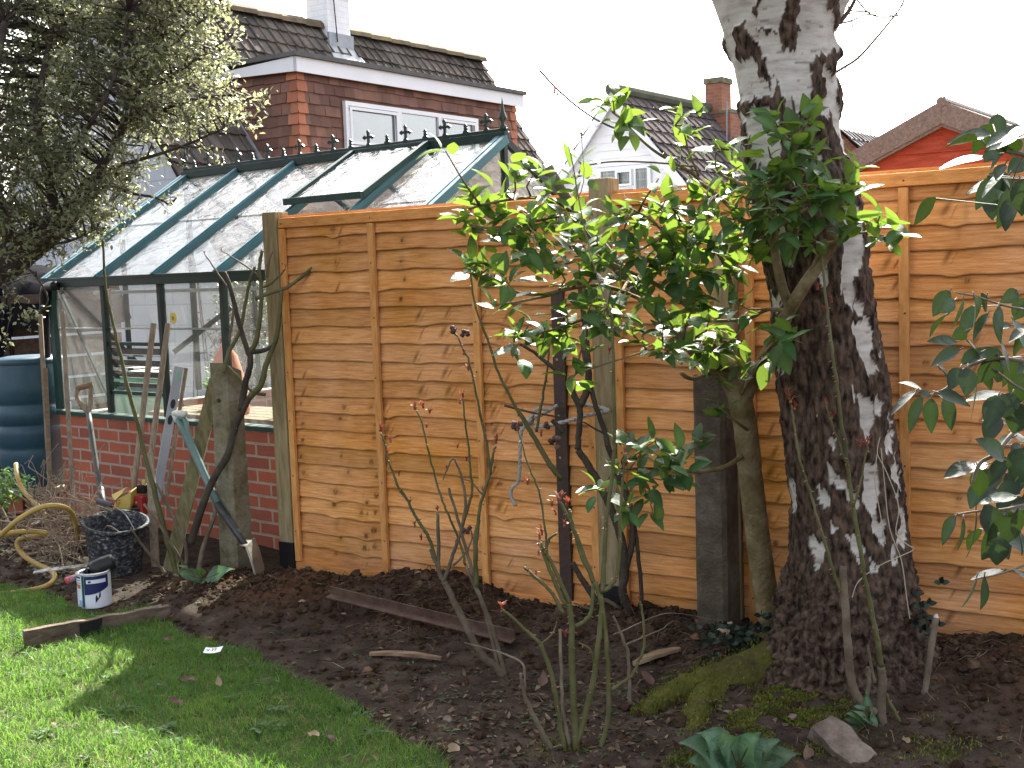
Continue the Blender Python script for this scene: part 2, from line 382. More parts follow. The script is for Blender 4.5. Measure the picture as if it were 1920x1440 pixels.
def rawmesh(name, verts, faces, fr, m, parent=None, **tags):
    me = bpy.data.meshes.new(name); nv, nf, k = len(verts), len(faces), faces.shape[1]
    me.vertices.add(nv); me.vertices.foreach_set('co', verts.astype('f').ravel())
    me.loops.add(nf*k); me.loops.foreach_set('vertex_index', faces.astype('i').ravel())
    me.polygons.add(nf); me.polygons.foreach_set('loop_start', np.arange(0, nf*k, k, dtype='i'))
    me.materials.append(m); a = me.attributes.new('rnd', 'FLOAT', 'FACE'); a.data.foreach_set('value', fr.astype('f'))
    me.update(calc_edges=True); me.validate()
    o = bpy.data.objects.new(name, me); COL.objects.link(o); o.parent = parent
    for q, v in tags.items(): o[q] = v
    return o
def blades(name, pts, hgt, wid, lean, m, seed=3, **tags):
    g = np.random.default_rng(seed); n = len(pts)
    a = g.uniform(0, 2*np.pi, n); b = g.uniform(0, 2*np.pi, n); h = hgt*g.uniform(.55, 1.35, n); le = lean*g.uniform(.2, 1.3, n)*h
    sd = np.stack([np.cos(a), np.sin(a), np.zeros(n)], 1)*(wid*g.uniform(.7, 1.3, n))[:, None]
    ld = np.stack([np.cos(b)*le, np.sin(b)*le, np.zeros(n)], 1); up = np.array([0, 0, 1.])
    v0 = pts - sd; v1 = pts + sd; c = pts + ld*.35 + up*(h*.55)[:, None]; v2 = c - sd*.75; v3 = c + sd*.75
    tip = pts + ld + up*(h*np.clip(1-.25*lean, .5, 1))[:, None]
    vs = np.stack([v0, v1, v2, v3, tip], 1).reshape(-1, 3); o = np.arange(n)*5
    f = np.concatenate([np.stack([o, o+1, o+3], 1), np.stack([o, o+3, o+2], 1), np.stack([o+2, o+3, o+4], 1)])
    fr = np.tile(g.uniform(0, 1, n), 3)
    return rawmesh(name, vs, f, fr, m, **tags)
M_grass = mat('grass_blades', [(.025, .075, .012), (.05, .12, .018), (.12, .17, .035)], 3.2, .5, rv=.45, trans=((.22, .42, .06), .45), cr=(.35, .68), spec=.35, hv=.035)
g = np.random.default_rng(11)
p = np.stack([g.uniform(-3.4, .5, 190000), g.uniform(2.9, 6.3, 190000)], 1)
p = p[(p[:, 1] > 3.3) & (np.abs(p[:, 0]) < p[:, 1]*.46+.1)]
dens = np.array([mn.noise(V(q[0]*5, q[1]*5, 1))*.5 + mn.noise(V(q[0]*14, q[1]*14, 5))*.35 for q in p])
jit = np.array([mn.noise(V(q[0]*6, q[1]*6, 3))*.05 for q in p])
keep = inpoly(p + np.stack([jit, jit], 1), LP) & (g.uniform(-.6, .5, len(p)) < dens+.28)
p = p[keep]; dens = dens[keep]
p3 = np.array([(q[0], q[1], gz(q[0], q[1])) for q in p])
pe = p3[g.uniform(0, 1, len(p3)) < .10]; M_straw = mat('dry_grass', [(.16, .14, .06), (.3, .26, .13)], 9, .7, rv=.3)
blades('dry_grass', pe, .03, .0012, 2.2, M_straw, 21, kind='stuff')
blades('grass', p3, .036+.026*np.clip(dens+.3, 0, 1), .0014, .9, M_grass, kind='stuff')

# ------------------------------------------------------------------ fence
def fence_panel(s0, w, batt, label, seed, span=None):
    t = thing('overlap_fence', label, 'fence panel', fp(s0, 0), FA, 'new overlap fencing')
    q = random.Random(seed); mb = MB(); nb = 20; H = 1.83; pit = (H-.05)/nb; nc = int(w*170)
    kn = None
    for i in range(nb):
        if i % 5 == 0 or kn is None:
            kn = [(q.uniform(.04, w-.04), q.uniform(.6, 1.4), q.choice((1, .6, -.4, 0)), q.random() < .45, q.uniform(.2, .75)) for _ in range(int(w*q.uniform(2.2, 3.6)))]
        kk = [(x+q.uniform(-.025, .025), a*q.uniform(.35, 1.2), s, ty_, min(.85, max(.15, f_+q.uniform(-.2, .2)))) for (x, a, s, ty_, f_) in kn if q.random() < .75]
        z0 = .035 + i*pit; sd = q.random()*99; am = q.uniform(.5, 1.7)
        rows = [(0., -.018), (.07, -.0185), (.12, -.018), (.22, -.0168), (.34, -.0153), (.46, -.0138), (.58, -.012), (.72, -.0098), (.86, -.0072), (1.0, -.004), (1.35, 0.)]
        vs = []; va = []
        tilt = q.uniform(-.008, .008)
        for c in range(nc+1):
            x = w*c/nc
            e = am*(.013*mn.noise(V(x*2.0, sd, 0)) + .0065*mn.noise(V(x*6, sd, 4))) + .0015*mn.noise(V(x*30, sd, 9)) + tilt*(x/w-.5)
            for (kx, ka, s, ty_, kf) in kk: e -= s*.012*ka*math.exp(-((x-kx)/.035)**2)
            for ri, (f, y) in enumerate(rows):
                z = z0 + e*(1-f*.75) + pit*f; b = 0; dk = (.72+.5*mn.noise(V(x*12, sd, 3)) if ri == 0 else 0)+max(0, .55+mn.noise(V(x*7, z*7, 8)))*max(0, 1-z/.2)*.7  # lower edge painted dark as a lap shadow line; base dirtied by soil splash
                for (kx, ka, s, ty_, kf) in kk:
                    if abs(x-kx) > .09: continue
                    if ty_:                                     # round knot
                        r_ = math.hypot(x-kx, (f-kf)*pit*1.3)/(.012*ka); dk = max(dk, .75*math.exp(-(r_-.75)**2*5)+.35*math.exp(-r_*r_)); b += .003*math.exp(-r_*r_)
                        dk = max(dk, .28*math.exp(-((x-kx)/(.035*ka))**2)*math.exp(-((f-kf)/.35)**2))
                    else:                                       # torn flake with the shadow on one side painted dark
                        d = (x-kx-.045*(f-kf))/(.013*ka); h_ = max(0, 1-abs(f-kf)/.4); g_ = math.exp(-d*d)*h_
                        b += .007*ka*g_*(1 if d < .6 else .15); dk = max(dk, .8*math.exp(-((d+1.7)/.9)**2)*h_**.6)
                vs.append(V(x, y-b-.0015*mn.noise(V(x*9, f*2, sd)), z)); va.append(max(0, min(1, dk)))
            vs.append(V(x, -.003, z0+e+.012)); va.append(1)  # recess under the lap coloured dark for its shade
        nr = len(rows)+1; fs = []
        for c in range(nc):
            for ri in range(len(rows)-1):
                a = c*nr+ri; fs.append((a, a+nr, a+nr+1, a+1))
            a = c*nr; fs.append((a+nr-1, a+nr+nr-1, a+nr, a))
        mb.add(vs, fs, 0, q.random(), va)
    # back sheet closing the panel so that no light leaks through the laps
    mb.box((w/2, .012, H/2), (w-.02, .01, H-.06), r=.4)
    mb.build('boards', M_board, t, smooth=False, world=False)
    b = MB(); b.box((w/2, -.012, H-.024), (w, .05, .05)); b.build('top_rail', M_rail, t, bevel=.003, world=False)
    b = MB(); b.box((w/2, -.012, .02), (w, .05, .055)); b.build('bottom_rail', M_rail, t, bevel=.003, world=False)
    for x in batt:
        b = MB(); b.box((x, -.031, H/2-.001), (.036, .02, H-.105)); b.build('batten', M_batten, t, bevel=.002, world=False)
    b = MB(); b.lathe([(.0001, .0016), (.0042, .001), (.0042, 0)], 8, (0, 0, 0), Matrix(((1, 0, 0), (0, 0, -1), (0, 1, 0)))); nl = None
    for x in batt:
        for z in [H-.028]+[z_+q.uniform(-.03, .03) for z_ in np.arange(.2, H-.1, .28)]:
            nl = b.build('nail_head', M_rust, t, world=False) if nl is None else nl.copy()
            if nl.name not in COL.objects: COL.objects.link(nl); nl.parent = t
            nl.location = (x+q.uniform(-.006, .006), -.0375 if z > H-.05 else -.0412, z)
    return t
W1 = 1.8442; S2 = W1+.1; W2 = W1
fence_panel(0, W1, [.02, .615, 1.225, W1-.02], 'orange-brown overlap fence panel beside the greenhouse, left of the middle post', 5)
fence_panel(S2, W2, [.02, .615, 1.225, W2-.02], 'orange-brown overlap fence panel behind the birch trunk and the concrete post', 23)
def fence_post(s, label, top, sleeve=True, wdt=.096):
    t = thing('fence_post', label, 'fence post', fp(s, 0, .0), FA, 'square timber fence posts')
    b = MB(); b.box((0, .0, top/2-.1), (wdt, wdt, top+.2)); b.build('shaft', M_post, t, bevel=.004, world=False)
    if sleeve:
        b = MB(); b.box((0, 0, .01), (wdt+.008, wdt+.008, .28)); b.build('post_sleeve', M_bitumen, t, bevel=.004, world=False)
fence_post(-.052, 'grey-green timber fence post at the left end of the fence beside the brick base', 1.865)
fence_post(W1+.05, 'grey-green timber fence post between the two panels, half hidden by leaves', 1.90)
# old concrete posts
def concrete_post(px, pyb, Y, wpx, pyt, label, m, slant=0, dep=.12, rz=FA, bolts=()):
    b = at(px, pyb, Y); tp = at(px, pyt, Y); wd = pxr(wpx, Y)
    t = thing('concrete_post', label, 'concrete post', (b.x, b.y, b.z-.05), rz, 'old concrete posts')
    h = tp.z-b.z+.05; c = wd*.12; mb = MB()
    pr = [(-wd/2+c, -dep/2), (wd/2-c, -dep/2), (wd/2, -dep/2+c), (wd/2, dep/2), (-wd/2, dep/2), (-wd/2, -dep/2+c)]
    n = 24; vs = []
    for k in range(n+1):
        f = k/n
        for (x, y) in pr:
            z = h*f - (slant*(y+dep/2) if k == n else 0); g_ = .003*mn.noise(V(x*9, y*9, z*9+px))
            vs.append(V(x*(1-.06*f)+g_, y*(1-.06*f)+g_, z))
    fs = [(k*6+j, k*6+(j+1) % 6, k*6+6+(j+1) % 6, k*6+6+j) for k in range(n) for j in range(6)] + [tuple(n*6+j for j in range(6))]
    mb.add(vs, fs); mb.build('shaft', m, t, world=False)
    for z in bolts:
        q = MB(); q.lathe([(.0001, .012), (.008, .012), (.011, .008), (.011, 0)], 8, (0.01, -dep/2*.97, z), Matrix(((1, 0, 0), (0, 0, -1), (0, 1, 0)))); q.build('bolt', M_rust, t, world=False)
    return t
concrete_post(443, 1068, 6.30, 48, 678, 'pale lichen-stained concrete post in front of the brick base, between the tools and the fence', M_conc, .5, bolts=(.95, .62))
concrete_post(1347, 1182, 4.80, 66, 700, 'dark damp concrete post in front of the fence left of the camellia stem', M_concdark, .3, .13)
tp = at(1365, 720, 4.9)
t = thing('timber_post', 'old mossy timber post standing behind the camellia branches above the dark concrete post', 'post', (tp.x, tp.y, 0), FA)
b = MB(); b.box((0, 0, .82), (.085, .06, 1.62)); b.build('shaft', M_post, t, bevel=.004, world=False)
# steel angle stake with holes, and the fallen one
a = at(1062, 1115, 5.36); c = at(1062, 545, 5.36)
t = thing('steel_stake', 'dark rusty angle-iron stake standing upright in front of the fence with a rope round it', 'stake', (a.x, a.y, a.z), FA)
b = MB(); h = c.z-a.z
b.box((0, 0, h/2-.06), (.060, .005, h+.12)); b.box((.0275, .0285, h/2-.06), (.005, .052, h+.12)); b.build('angle_bar', M_stake, t, world=False)
b = MB()
for z in (.62, h-.55, h-.30, h-.08): b.lathe([(.0001, .0006), (.006, .0006)], 10, (-.008, -.003, z), Matrix(((1, 0, 0), (0, 0, -1), (0, 1, 0))))
b.build('bolt_holes', mat('hole_light', [(.3, .2, .1), (.4, .25, .12)], 5), t, world=False)
a = og(622, 1112, .03); c = og(968, 1196, .03); a.z = max(a.z, gz(a.x, a.y)+.03)
t = thing('angle_iron', 'rusty angle-iron bar lying on the soil along the foot of the fence', 'metal bar', a)
b = MB(); d = (c-a).normalized(); sd = d.cross(V(0, 0, 1)).normalized(); u = sd.cross(d)
for (x0, x1) in (((0, .0), (.010, .036)), ((0, 0), (.038, -.01))):
    o = sd*x1[0] + u*x1[1]; nn = d.cross(o).normalized()*.005
    b.prism([a, c, c+o, a+o], nn)
b.build('angle_bar', M_rust, t)
# rope tied round the stake
M_rope = mat('grey_rope', [(.3, .29, .26), (.45, .44, .41)], 60, .9, .6, 200)
kn = onf(993, 792, .16)
t = thing('rope', 'frayed grey rope tied round the steel stake with a loose end hanging down', 'rope', kn)
def rope(pts, offs, rad=.008):
    P_ = smoothp([onf(x, y, o) for (x, y), o in zip(pts, offs)], 6); m_ = MB()
    for ph in (0, 2.1, 4.2):
        Q = []; L_ = 0
        for i, p_ in enumerate(P_):
            d = (P_[min(i+1, len(P_)-1)]-P_[max(0, i-1)]).normalized(); s1 = d.cross(V(.3, .8, .2)).normalized(); s2 = d.cross(s1)
            Q.append(p_ + (s1*math.cos(ph+i*1.1)+s2*math.sin(ph+i*1.1))*rad*.55)
        m_.tube(Q, rad*.62, 5)
    return m_
rope([(993, 792), (978, 808), (975, 850), (974, 885), (970, 905), (960, 915), (958, 930), (967, 948)], [.16]*8).build('loose_end', M_rope, t, smooth=True)
m_ = rope([(1000, 800), (1030, 797), (1070, 788), (1105, 778), (1133, 773), (1140, 768), (1100, 757), (1075, 750)], [.16, .2, .22, .2, .14, .09, .06, .06])
m2 = rope([(1045, 760), (1020, 775), (1000, 785)], [.06, .12, .16]); m_.add(m2.v, m2.f)
m2 = rope([(993, 792), (1003, 770), (1015, 766), (1030, 770)], [.17, .18, .18, .15]); m_.add(m2.v, m2.f)
m_.build('loop', M_rope, t, smooth=True)
b = MB()
for k in range(5): b.lump(kn+V(rnd.uniform(-.01, .01), rnd.uniform(-.01, .01), rnd.uniform(-.012, .012)), .014, sub=1, sq=1)
b.build('knot', M_rope, t, smooth=True)
# ------------------------------------------------------------------ greenhouse (local x along the front, y back, z up)
M_gbrick = brickmat('red_brick', ms=.016, c1=(.44, .12, .065), c2=(.27, .085, .06), mort=(.4, .33, .26), dirt=(.12, .06, .055), dirtamt=.4, bias=-.1)
GB = .598; GL = GB*5; GW = 2.286; ZE, ZR, ZS = 1.5465, 2.28, .69
gh = thing('greenhouse', 'green framed greenhouse on a low red brick base with gothic crosses along its ridge', 'greenhouse', GO, GA)
b = MB()
b.box((GL/2, .055, ZS/2-.02), (GL, .11, ZS)); b.box((GL/2, GW-.055, ZS/2-.02), (GL, .11, ZS))
b.box((.055, GW/2, ZS/2-.02), (.106, GW-.224, ZS)); b.box((GL-.055, GW/2, ZS/2-.02), (.106, GW-.224, ZS))
b.build('brick_base', M_gbrick, gh, world=False)
def part(name, m, fn, bevel=.0, smooth=False, par=None):
    b = MB(); fn(b); return b.build(name, m, par or gh, smooth, bevel, world=False)
part('sill', M_green, lambda b: (b.box((GL/2, .03, ZS-.008), (GL+.03, .09, .028)), b.box((GL/2, GW-.03, ZS-.008), (GL+.03, .09, .028))), .003)
part('eave_rail', M_greend, lambda b: (b.box((GL/2, -.005, ZE-.005), (GL+.06, .07, .05)), b.box((GL/2, -.03, ZE+.022), (GL+.06, .022, .02)), b.box((GL/2, GW, ZE-.005), (GL+.06, .06, .05))), .003)
for i in range(6):
    x = i*GB; wd = .05 if i in (0, 5) else .034
    part('mullion', M_green if i == 0 else M_greend, lambda b: b.box((x, .012, (ZS+ZE)/2), (wd, .04, ZE-ZS-.03)), .002)
    part('rear_mullion', M_greend, lambda b: b.box((x, GW-.012, (ZS+ZE)/2), (wd, .04, ZE-ZS-.03)), .002)
    A = V(x, -.03, ZE+.02); B = V(x, GW/2, ZR-.0); up = V(0, -.55, .8)
    def raf(b, x=x):
        for dx in ((-.02, .025) if x in (0, GL) else (0,)):
            b.bar(V(x+dx, -.035, ZE+.012), V(x+dx, GW/2-.01, ZR), .034, .05, up)
        if x not in (0, GL): b.bar(V(x, -.045, ZE+.032), V(x, GW/2-.01, ZR+.022), .014, .02, up)
    part('rafter', M_rafter, raf, .002)
    part('rear_rafter', M_greend, lambda b: b.bar(V(x, GW+.03, ZE+.015), V(x, GW/2+.01, ZR), .03, .045, V(0, .55, .8)), .002)
# gable frames
for x in (0, GL):
    def gf(b):
        b.box((x, GW/2, (ZS+ZR)/2), (.034, .034, ZR-ZS-.06)); b.box((x, GW*.25, (ZS+ZE)/2+.15), (.028, .028, ZE-ZS+.28)); b.box((x, GW*.75, (ZS+ZE)/2+.15), (.028, .028, ZE-ZS+.28))
        b.box((x, GW/2, ZE-.01), (.032, GW-.08, .036)); b.bar(V(x, .1, ZE-.03), V(x, .85, ZS+.05), .02, .02)
    part('gable_frame', M_greend, gf, .002)
# front braces and the mid glazing rail
part('brace', M_greend, lambda b: (b.bar(V(.03, .05, ZE-.05), V(GB*.95, .05, ZS+.03), .016, .02), b.bar(V(2*GB+.03, .06, 1.1), V(2*GB+.3, .30, 1.36), .03, .03)))
part('glazing_rail', M_alu, lambda b: (b.box((GL/2, .028, 1.245), (GL-.06, .008, .012)), b.box((GL/2, .3, 1.47), (GL-.1, .03, .022))))
for z in (1.15, .84): part('louvre_rail', M_greend, lambda b: b.box((1.5*GB, .02, z), (GB-.04, .03, .022)), .002)
for i in range(4): part('louvre_blade', M_glass, lambda b: b.bar(V(GB+.03, .0+.02, .88+.072*i), V(2*GB-.03, .02, .88+.072*i), .004, .06, V(0, -.5, 1)))
for i in range(5):
    x0, x1 = i*GB+.02, (i+1)*GB-.02
    for (z0, z1, k) in ((ZS+.012, 1.243, 0), (1.247, ZE-.03, 1)):
        if i == 1 and k == 0:
            part('glass_pane', M_glass, lambda b: (b.add([V(x0, .02, z0), V(x1, .02, z0), V(x1, .02, .83), V(x0, .02, .83)], [(0, 1, 2, 3)])))
            continue
        y = .022-.004*k
        part('glass_pane', M_glass, lambda b: b.add([V(x0, y, z0), V(x1, y, z0), V(x1, y, z1), V(x0, y, z1)], [(0, 1, 2, 3)]))
    part('rear_glass_pane', M_glass, lambda b: b.add([V(x0, GW-.02, ZS+.01), V(x1, GW-.02, ZS+.01), V(x1, GW-.02, ZE-.03), V(x0, GW-.02, ZE-.03)], [(0, 1, 2, 3)]))
    L0 = V(0, -.02, ZE+.018); L1 = V(0, GW/2, ZR-.004); sp = lerp(L0, L1, .5); nrm = V(0, -.55, .8).normalized()
    for (p0, p1, o) in ((0, .515, .0), (.5, .985, .006)):
        if i == 3 and p0 == .5: continue
        a0 = lerp(L0, L1, p0)+nrm*o; a1 = lerp(L0, L1, p1)+nrm*o
        part('roof_pane', M_roofglass, lambda b: b.add([a0+V(x0, 0, 0), a0+V(x1, 0, 0), a1+V(x1, 0, 0), a1+V(x0, 0, 0)], [(0, 1, 2, 3)]))
    part('rear_roof_pane', M_glass, lambda b: b.add([V(x0, GW+.02, ZE+.018), V(x1, GW+.02, ZE+.018), V(x1, GW/2, ZR-.004), V(x0, GW/2, ZR-.004)], [(0, 1, 2, 3)]))
# opening roof vent in the fourth bay
x0, x1 = 3*GB-.02, 4*GB+.02; hA = V(0, GW/2-.02, ZR+.03); lo = V(0, GW/2-.60, ZR-.60*.66+.10)
vent = part('roof_vent', M_green, lambda b: (b.bar(hA+V(x0, 0, 0), lo+V(x0, 0, 0), .034, .035, V(0, -.5, .8)), b.bar(hA+V(x1, 0, 0), lo+V(x1, 0, 0), .034, .035, V(0, -.5, .8)),
     b.bar(lo+V(x0-.015, -.006, 0), lo+V(x1+.015, -.006, 0), .03, .04), b.bar(hA+V(x0, 0, 0), hA+V(x1, 0, 0), .03, .03)), .002)
part('vent_glass', M_roofglass, lambda b: b.add([lo+V(x0+.01, 0, .005), lo+V(x1-.01, 0, .005), hA+V(x1-.01, 0, .005), hA+V(x0+.01, 0, .005)], [(0, 1, 2, 3)]), par=vent)
# gable glass
for x in (0, GL):
    part('gable_pane', M_roofglass, lambda b: b.add([V(x, .04, ZS+.02), V(x, GW-.04, ZS+.02), V(x, GW-.02, ZE), V(x, GW/2, ZR-.02), V(x, .02, ZE)], [(0, 1, 2, 3, 4)]))
# ridge and cresting
part('ridge_beam', M_greend, lambda b: (b.box((GL/2, GW/2, ZR+.018), (GL+.06, .05, .05)), b.box((GL/2, GW/2, ZR+.05), (GL+.06, .014, .03))), .003)
def cross(s):
    o = [(-.006, 0), (-.02, .012), (.0, 0)]
    a = .0085; L = .05; tp = .013; cy = .062
    up = [(-a, cy+a), (-a, cy+L-.014), (-tp-.003, cy+L-.014), (0, cy+L+.006), (tp+.003, cy+L-.014), (a, cy+L-.014), (a, cy+a)]
    rt = [(L-.014, cy+a), (L-.014, cy+tp+.003), (L+.006, cy), (L-.014, cy-tp-.003), (L-.014, cy-a), (a, cy-a)]
    dn = [(a, .022), (.02, .01), (.022, 0), (-.022, 0), (-.02, .01), (-a, .022), (-a, cy-a)]
    lf = [(-x, y) for (x, y) in rt[:-1]][::-1]
    return [(x*s, y*s) for (x, y) in up+rt+dn+lf]
bud = [(-.022, 0), (-.02, .012), (-.009, .02), (-.012, .032), (-.006, .036), (-.013, .044), (0, .06), (.013, .044), (.006, .036), (.012, .032), (.009, .02), (.02, .012), (.022, 0)]
cm = None
for k in range(9):
    for (pts, nm, dx) in ((cross(.88), 'cross_finial', .235), (bud, 'bud_finial', .075)):
        b = MB(); b.prism([V(k*.325+dx+.03+x, GW/2-.006, ZR+.06+y) for (x, y) in pts], V(0, .012, 0)); b.build(nm, M_greend, gh, world=False)
for x in (0, GL):
    b = MB(); b.lathe([(.02, 0), (.022, .016), (.012, .024), (.012, .044), (.024, .06), (.022, .072), (.011, .104), (.005, .15), (.0005, .18)], 10, (x, GW/2, ZR+.06)); b.build('spear_finial', M_greend, gh, smooth=True, world=False)
# things inside the greenhouse
def gl(x, y, z=0): return GO + V(x*math.cos(GA)-y*math.sin(GA), x*math.sin(GA)+y*math.cos(GA), z)
M_stage = mat('pale_slats', [(.4, .39, .36), (.52, .5, .47)], 6, .7)
t = thing('staging', 'pale slatted shelf stand inside the greenhouse, seen through the louvre', 'shelf', gl(.95, 1.5), GA)
for i, z in enumerate((.55, .75, .95, 1.12)):
    b = MB(); [b.box((0, .07*j, z), (.75, .05, .018)) for j in range(4)]; b.build('shelf', M_stage, t, world=False)
for sx in (-.36, .36):
    for sy in (0, .21):
        b = MB(); b.box((sx, sy, .57), (.025, .025, 1.14)); b.build('leg', M_stage, t, world=False)
M_bin = mat('pale_green_plastic', [(.3, .5, .38), (.36, .56, .44)], 4, .45, trans=((.4, .7, .5), .3))
for i, (x, s, l) in ((1, (.30, .92, 'pale green plastic bin with a flat grey lid inside the left end of the greenhouse')),):
    t = thing('storage_bin', l, 'bin', gl(x, .45, .555), GA)
    b = MB(); b.box((0, 0, .19*s), (.38*s, .3, .36*s), taper=.86); b.build('tub', M_bin, t, bevel=.03, world=False)
    b = MB(); b.box((0, 0, .385*s), (.36*s, .28, .03)); b.build('lid', M_stage if i else M_bin, t, bevel=.01, world=False)
M_terra = mat('terracotta', [(.55, .17, .07), (.7, .25, .12)], 7, .8, trans=((.9, .3, .12), .2))
t = thing('terracotta_cloche', 'bright orange terracotta bell jar behind the pale concrete post, inside the greenhouse', 'garden pot', gl(1.44, .28, .705), GA)
b = MB(); b.lathe([(.125, 0), (.13, .03), (.122, .12), (.10, .25), (.07, .36), (.035, .405), (.035, .42), (.0, .425)], 24); b.build('bell', M_terra, t, smooth=True, world=False)
b = MB(); b.lathe([(.02, .42), (.018, .435), (.032, .455), (.02, .475), (0, .478)], 12); b.build('knob', M_terra, t, smooth=True, world=False)
M_bench = mat('old_bench_wood', [(.12, .08, .05), (.22, .16, .1)], 6, .9, .3, 40, (2, 8, 8))
t = thing('potting_bench', 'low wooden potting bench behind the glass of the greenhouse', 'bench', gl(1.5, .42), GA)
b = MB(); [b.box((.2, -.2+.1*j, .69), (1.9, .09, .025)) for j in range(5)]; b.build('bench_top', M_bench, t, world=False)
for sx in (-.7, .2, 1.1):
    for sy in (-.18, .18):
        b = MB(); b.box((sx, sy, .338), (.05, .05, .675)); b.build('leg', M_bench, t, world=False)
M_pot = mat('clay_pot', [(.3, .1, .05), (.42, .16, .09)], 7, .85)
M_seedl = mat('seedling_leaves', [(.06, .14, .03), (.12, .22, .06)], 20, .5, rv=.3, trans=((.3, .5, .1), .4))
for i, (x, y, q, l) in enumerate(((1.28, .36, 1., 'clay pot with a leafy seedling left of the orange bell jar in the greenhouse'), (1.05, .5, .8, 'small clay pot with sparse green shoots, left of all the pots in the greenhouse'), (2.0, .36, 1.1, 'clay pot with feathery shoots right of the orange bell jar in the greenhouse'))):
    t = thing('potted_plant', l, 'potted plant', gl(x, y, .703), GA, 'pots on the greenhouse bench')
    b = MB(); b.lathe([(.045*q, 0), (.065*q, .1*q), (.072*q, .1*q), (.072*q, .125*q), (.06*q, .125*q), (.055*q, .1*q), (0, .1*q)], 18); b.build('pot', M_pot, t, smooth=False, world=False)
    b = MB()
    for k in range(34):
        d = V(rnd.gauss(0, .5), rnd.gauss(0, .5), 1).normalized(); L = rnd.uniform(.08, .22)*q; p_ = V(0, 0, .1*q); e_ = p_+d*L; b.tube([p_, lerp(p_, e_, .5)+V(0, 0, .01), e_], .0022, 4)
        for s in range(4): b.leaf(e_-d*L*.16*s, (d+V(rnd.gauss(0, .7), rnd.gauss(0, .7), .2)), V(0, 0, 1), .05*q, .022*q)
    b.build('foliage', M_seedl, t, world=False)
t = thing('sticky_trap', 'round yellow flower disc stuck on the greenhouse glass', 'sticker', gl(2*GB+.11, .012, 1.31), GA)
b = MB(); Mx = Matrix(((1, 0, 0), (0, 0, -1), (0, 1, 0)))
b.lathe([(.0001, .002)] + [(.034, .002), (.035, .0)], 20, (0, 0, 0), Mx); b.build('disc', mat('yellow_plastic', [(.75, .6, .12), (.85, .7, .2)], 5, .5), t, world=False)
b = MB(); b.lathe([(.0001, .004), (.012, .0035), (.012, .002)], 14, (0, 0, 0), Mx); b.build('disc_centre', mat('ochre', [(.4, .22, .04), (.5, .3, .06)], 5, .6), t, world=False)
# evergreen behind the greenhouse door
def bush(name, label, cat, c, rad, n, m, L=.05, W=.03, seed=1, group=None, stemm=None):
    q = random.Random(seed); t = thing(name, label, cat, (c.x, c.y, 0), 0, group); b = MB(); s = MB()
    for k in range(n):
        d = V(q.gauss(0, 1), q.gauss(0, 1), q.gauss(0, 1)).normalized(); p_ = c + V(d.x*rad[0], d.y*rad[1], d.z*rad[2])*(q.random()**.4)*(.75+.35*mn.noise(d*2+c))
        b.leaf(p_, V(q.gauss(0, 1), q.gauss(0, 1), q.gauss(.2, .7)), V(0, 0, 1), L*q.uniform(.7, 1.3), W, n=2)
    for k in range(max(8, n//150)):
        e_ = c + V(q.gauss(0, .5)*rad[0], q.gauss(0, .5)*rad[1], q.uniform(-.3, .8)*rad[2]); z0 = V(c.x+q.gauss(0, .05), c.y, 0)
        s.tube([z0, lerp(z0, e_, .5)+V(q.gauss(0, .06), 0, 0), e_], [.014, .008, .003], 5)
    s.build('stems', stemm or M_bench, t); b.build('foliage', m, t, smooth=True); return t
M_ever = mat('dark_evergreen', [(.012, .03, .012), (.03, .06, .02)], 12, .5, rv=.4, trans=((.1, .2, .04), .2))
bush('shrub', 'dark evergreen shrub behind the greenhouse, seen through its glass near the fence post', 'shrub', at(468, 640, 10.6), (.5, .4, .9), 2600, M_ever, .06, .035, 4)
t = thing('plant_obelisk', 'thin black pyramid plant support standing behind the greenhouse glass', 'plant support', at(378, 700, 10.6)-V(0, 0, .0))
c = at(378, 700, 10.6); b = MB()
for (dx, dy) in ((-.09, -.09), (.09, -.09), (.09, .09), (-.09, .09)): b.tube([V(c.x+dx, c.y+dy, 0), V(c.x+dx*.1, c.y+dy*.1, 1.62)], .006, 5)
for z in (.5, .9, 1.25):
    s = .09*(1-z/1.7); b.tube([V(c.x-s, c.y-s, z), V(c.x+s, c.y-s, z), V(c.x+s, c.y+s, z), V(c.x-s, c.y+s, z), V(c.x-s, c.y-s, z)], .004, 4)
b.tube([V(c.x, c.y, 1.6), V(c.x, c.y, 1.72)], [.018, .002], 6); b.build('frame', M_bitumen, t)
# ------------------------------------------------------------------ houses
M_tile = mat('roof_tile', [(.07, .06, .053), (.115, .098, .085), (.17, .13, .105)], 3, .95, .5, 60, rv=.3, spec=.05, hv=.015, fade=(1.2, .25))
M_ridge = mat('ridge_tile', [(.09, .075, .055), (.15, .12, .08), (.22, .15, .06)], 7, .9, .5, 40, rv=.2, spec=.15)
M_hung = mat('hanging_tile', [(.15, .085, .065), (.195, .105, .078), (.25, .125, .085)], 3, .85, .3, 60, rv=.25, hv=.012, spec=.2)
M_hungc = mat('corner_tile', [(.36, .14, .08), (.44, .18, .1)], 4, .85, .3, 60, rv=.2, hv=.01, spec=.2)
M_felt = mat('grey_felt', [(.1, .1, .095), (.15, .145, .14)], 8, .9, .4, 90)
M_lead = mat('lead', [(.25, .26, .28), (.38, .4, .42)], 7, .6, .3, 30)
M_wbrick = brickmat('white_brick', (.5, .52, .56), (.46, .48, .52), (.34, .36, .4), .44, .215, .012, dirt=(.5, .5, .5), dirtamt=.2, bump=.3)
M_wclad = mat('white_cladding', [(.84, .84, .85), (.88, .88, .88)], 2, .6)
M_cbrick = brickmat('chimney_brick', (.42, .17, .09), (.3, .12, .08), (.3, .24, .19), dirt=(.12, .07, .05), dirtamt=.4)
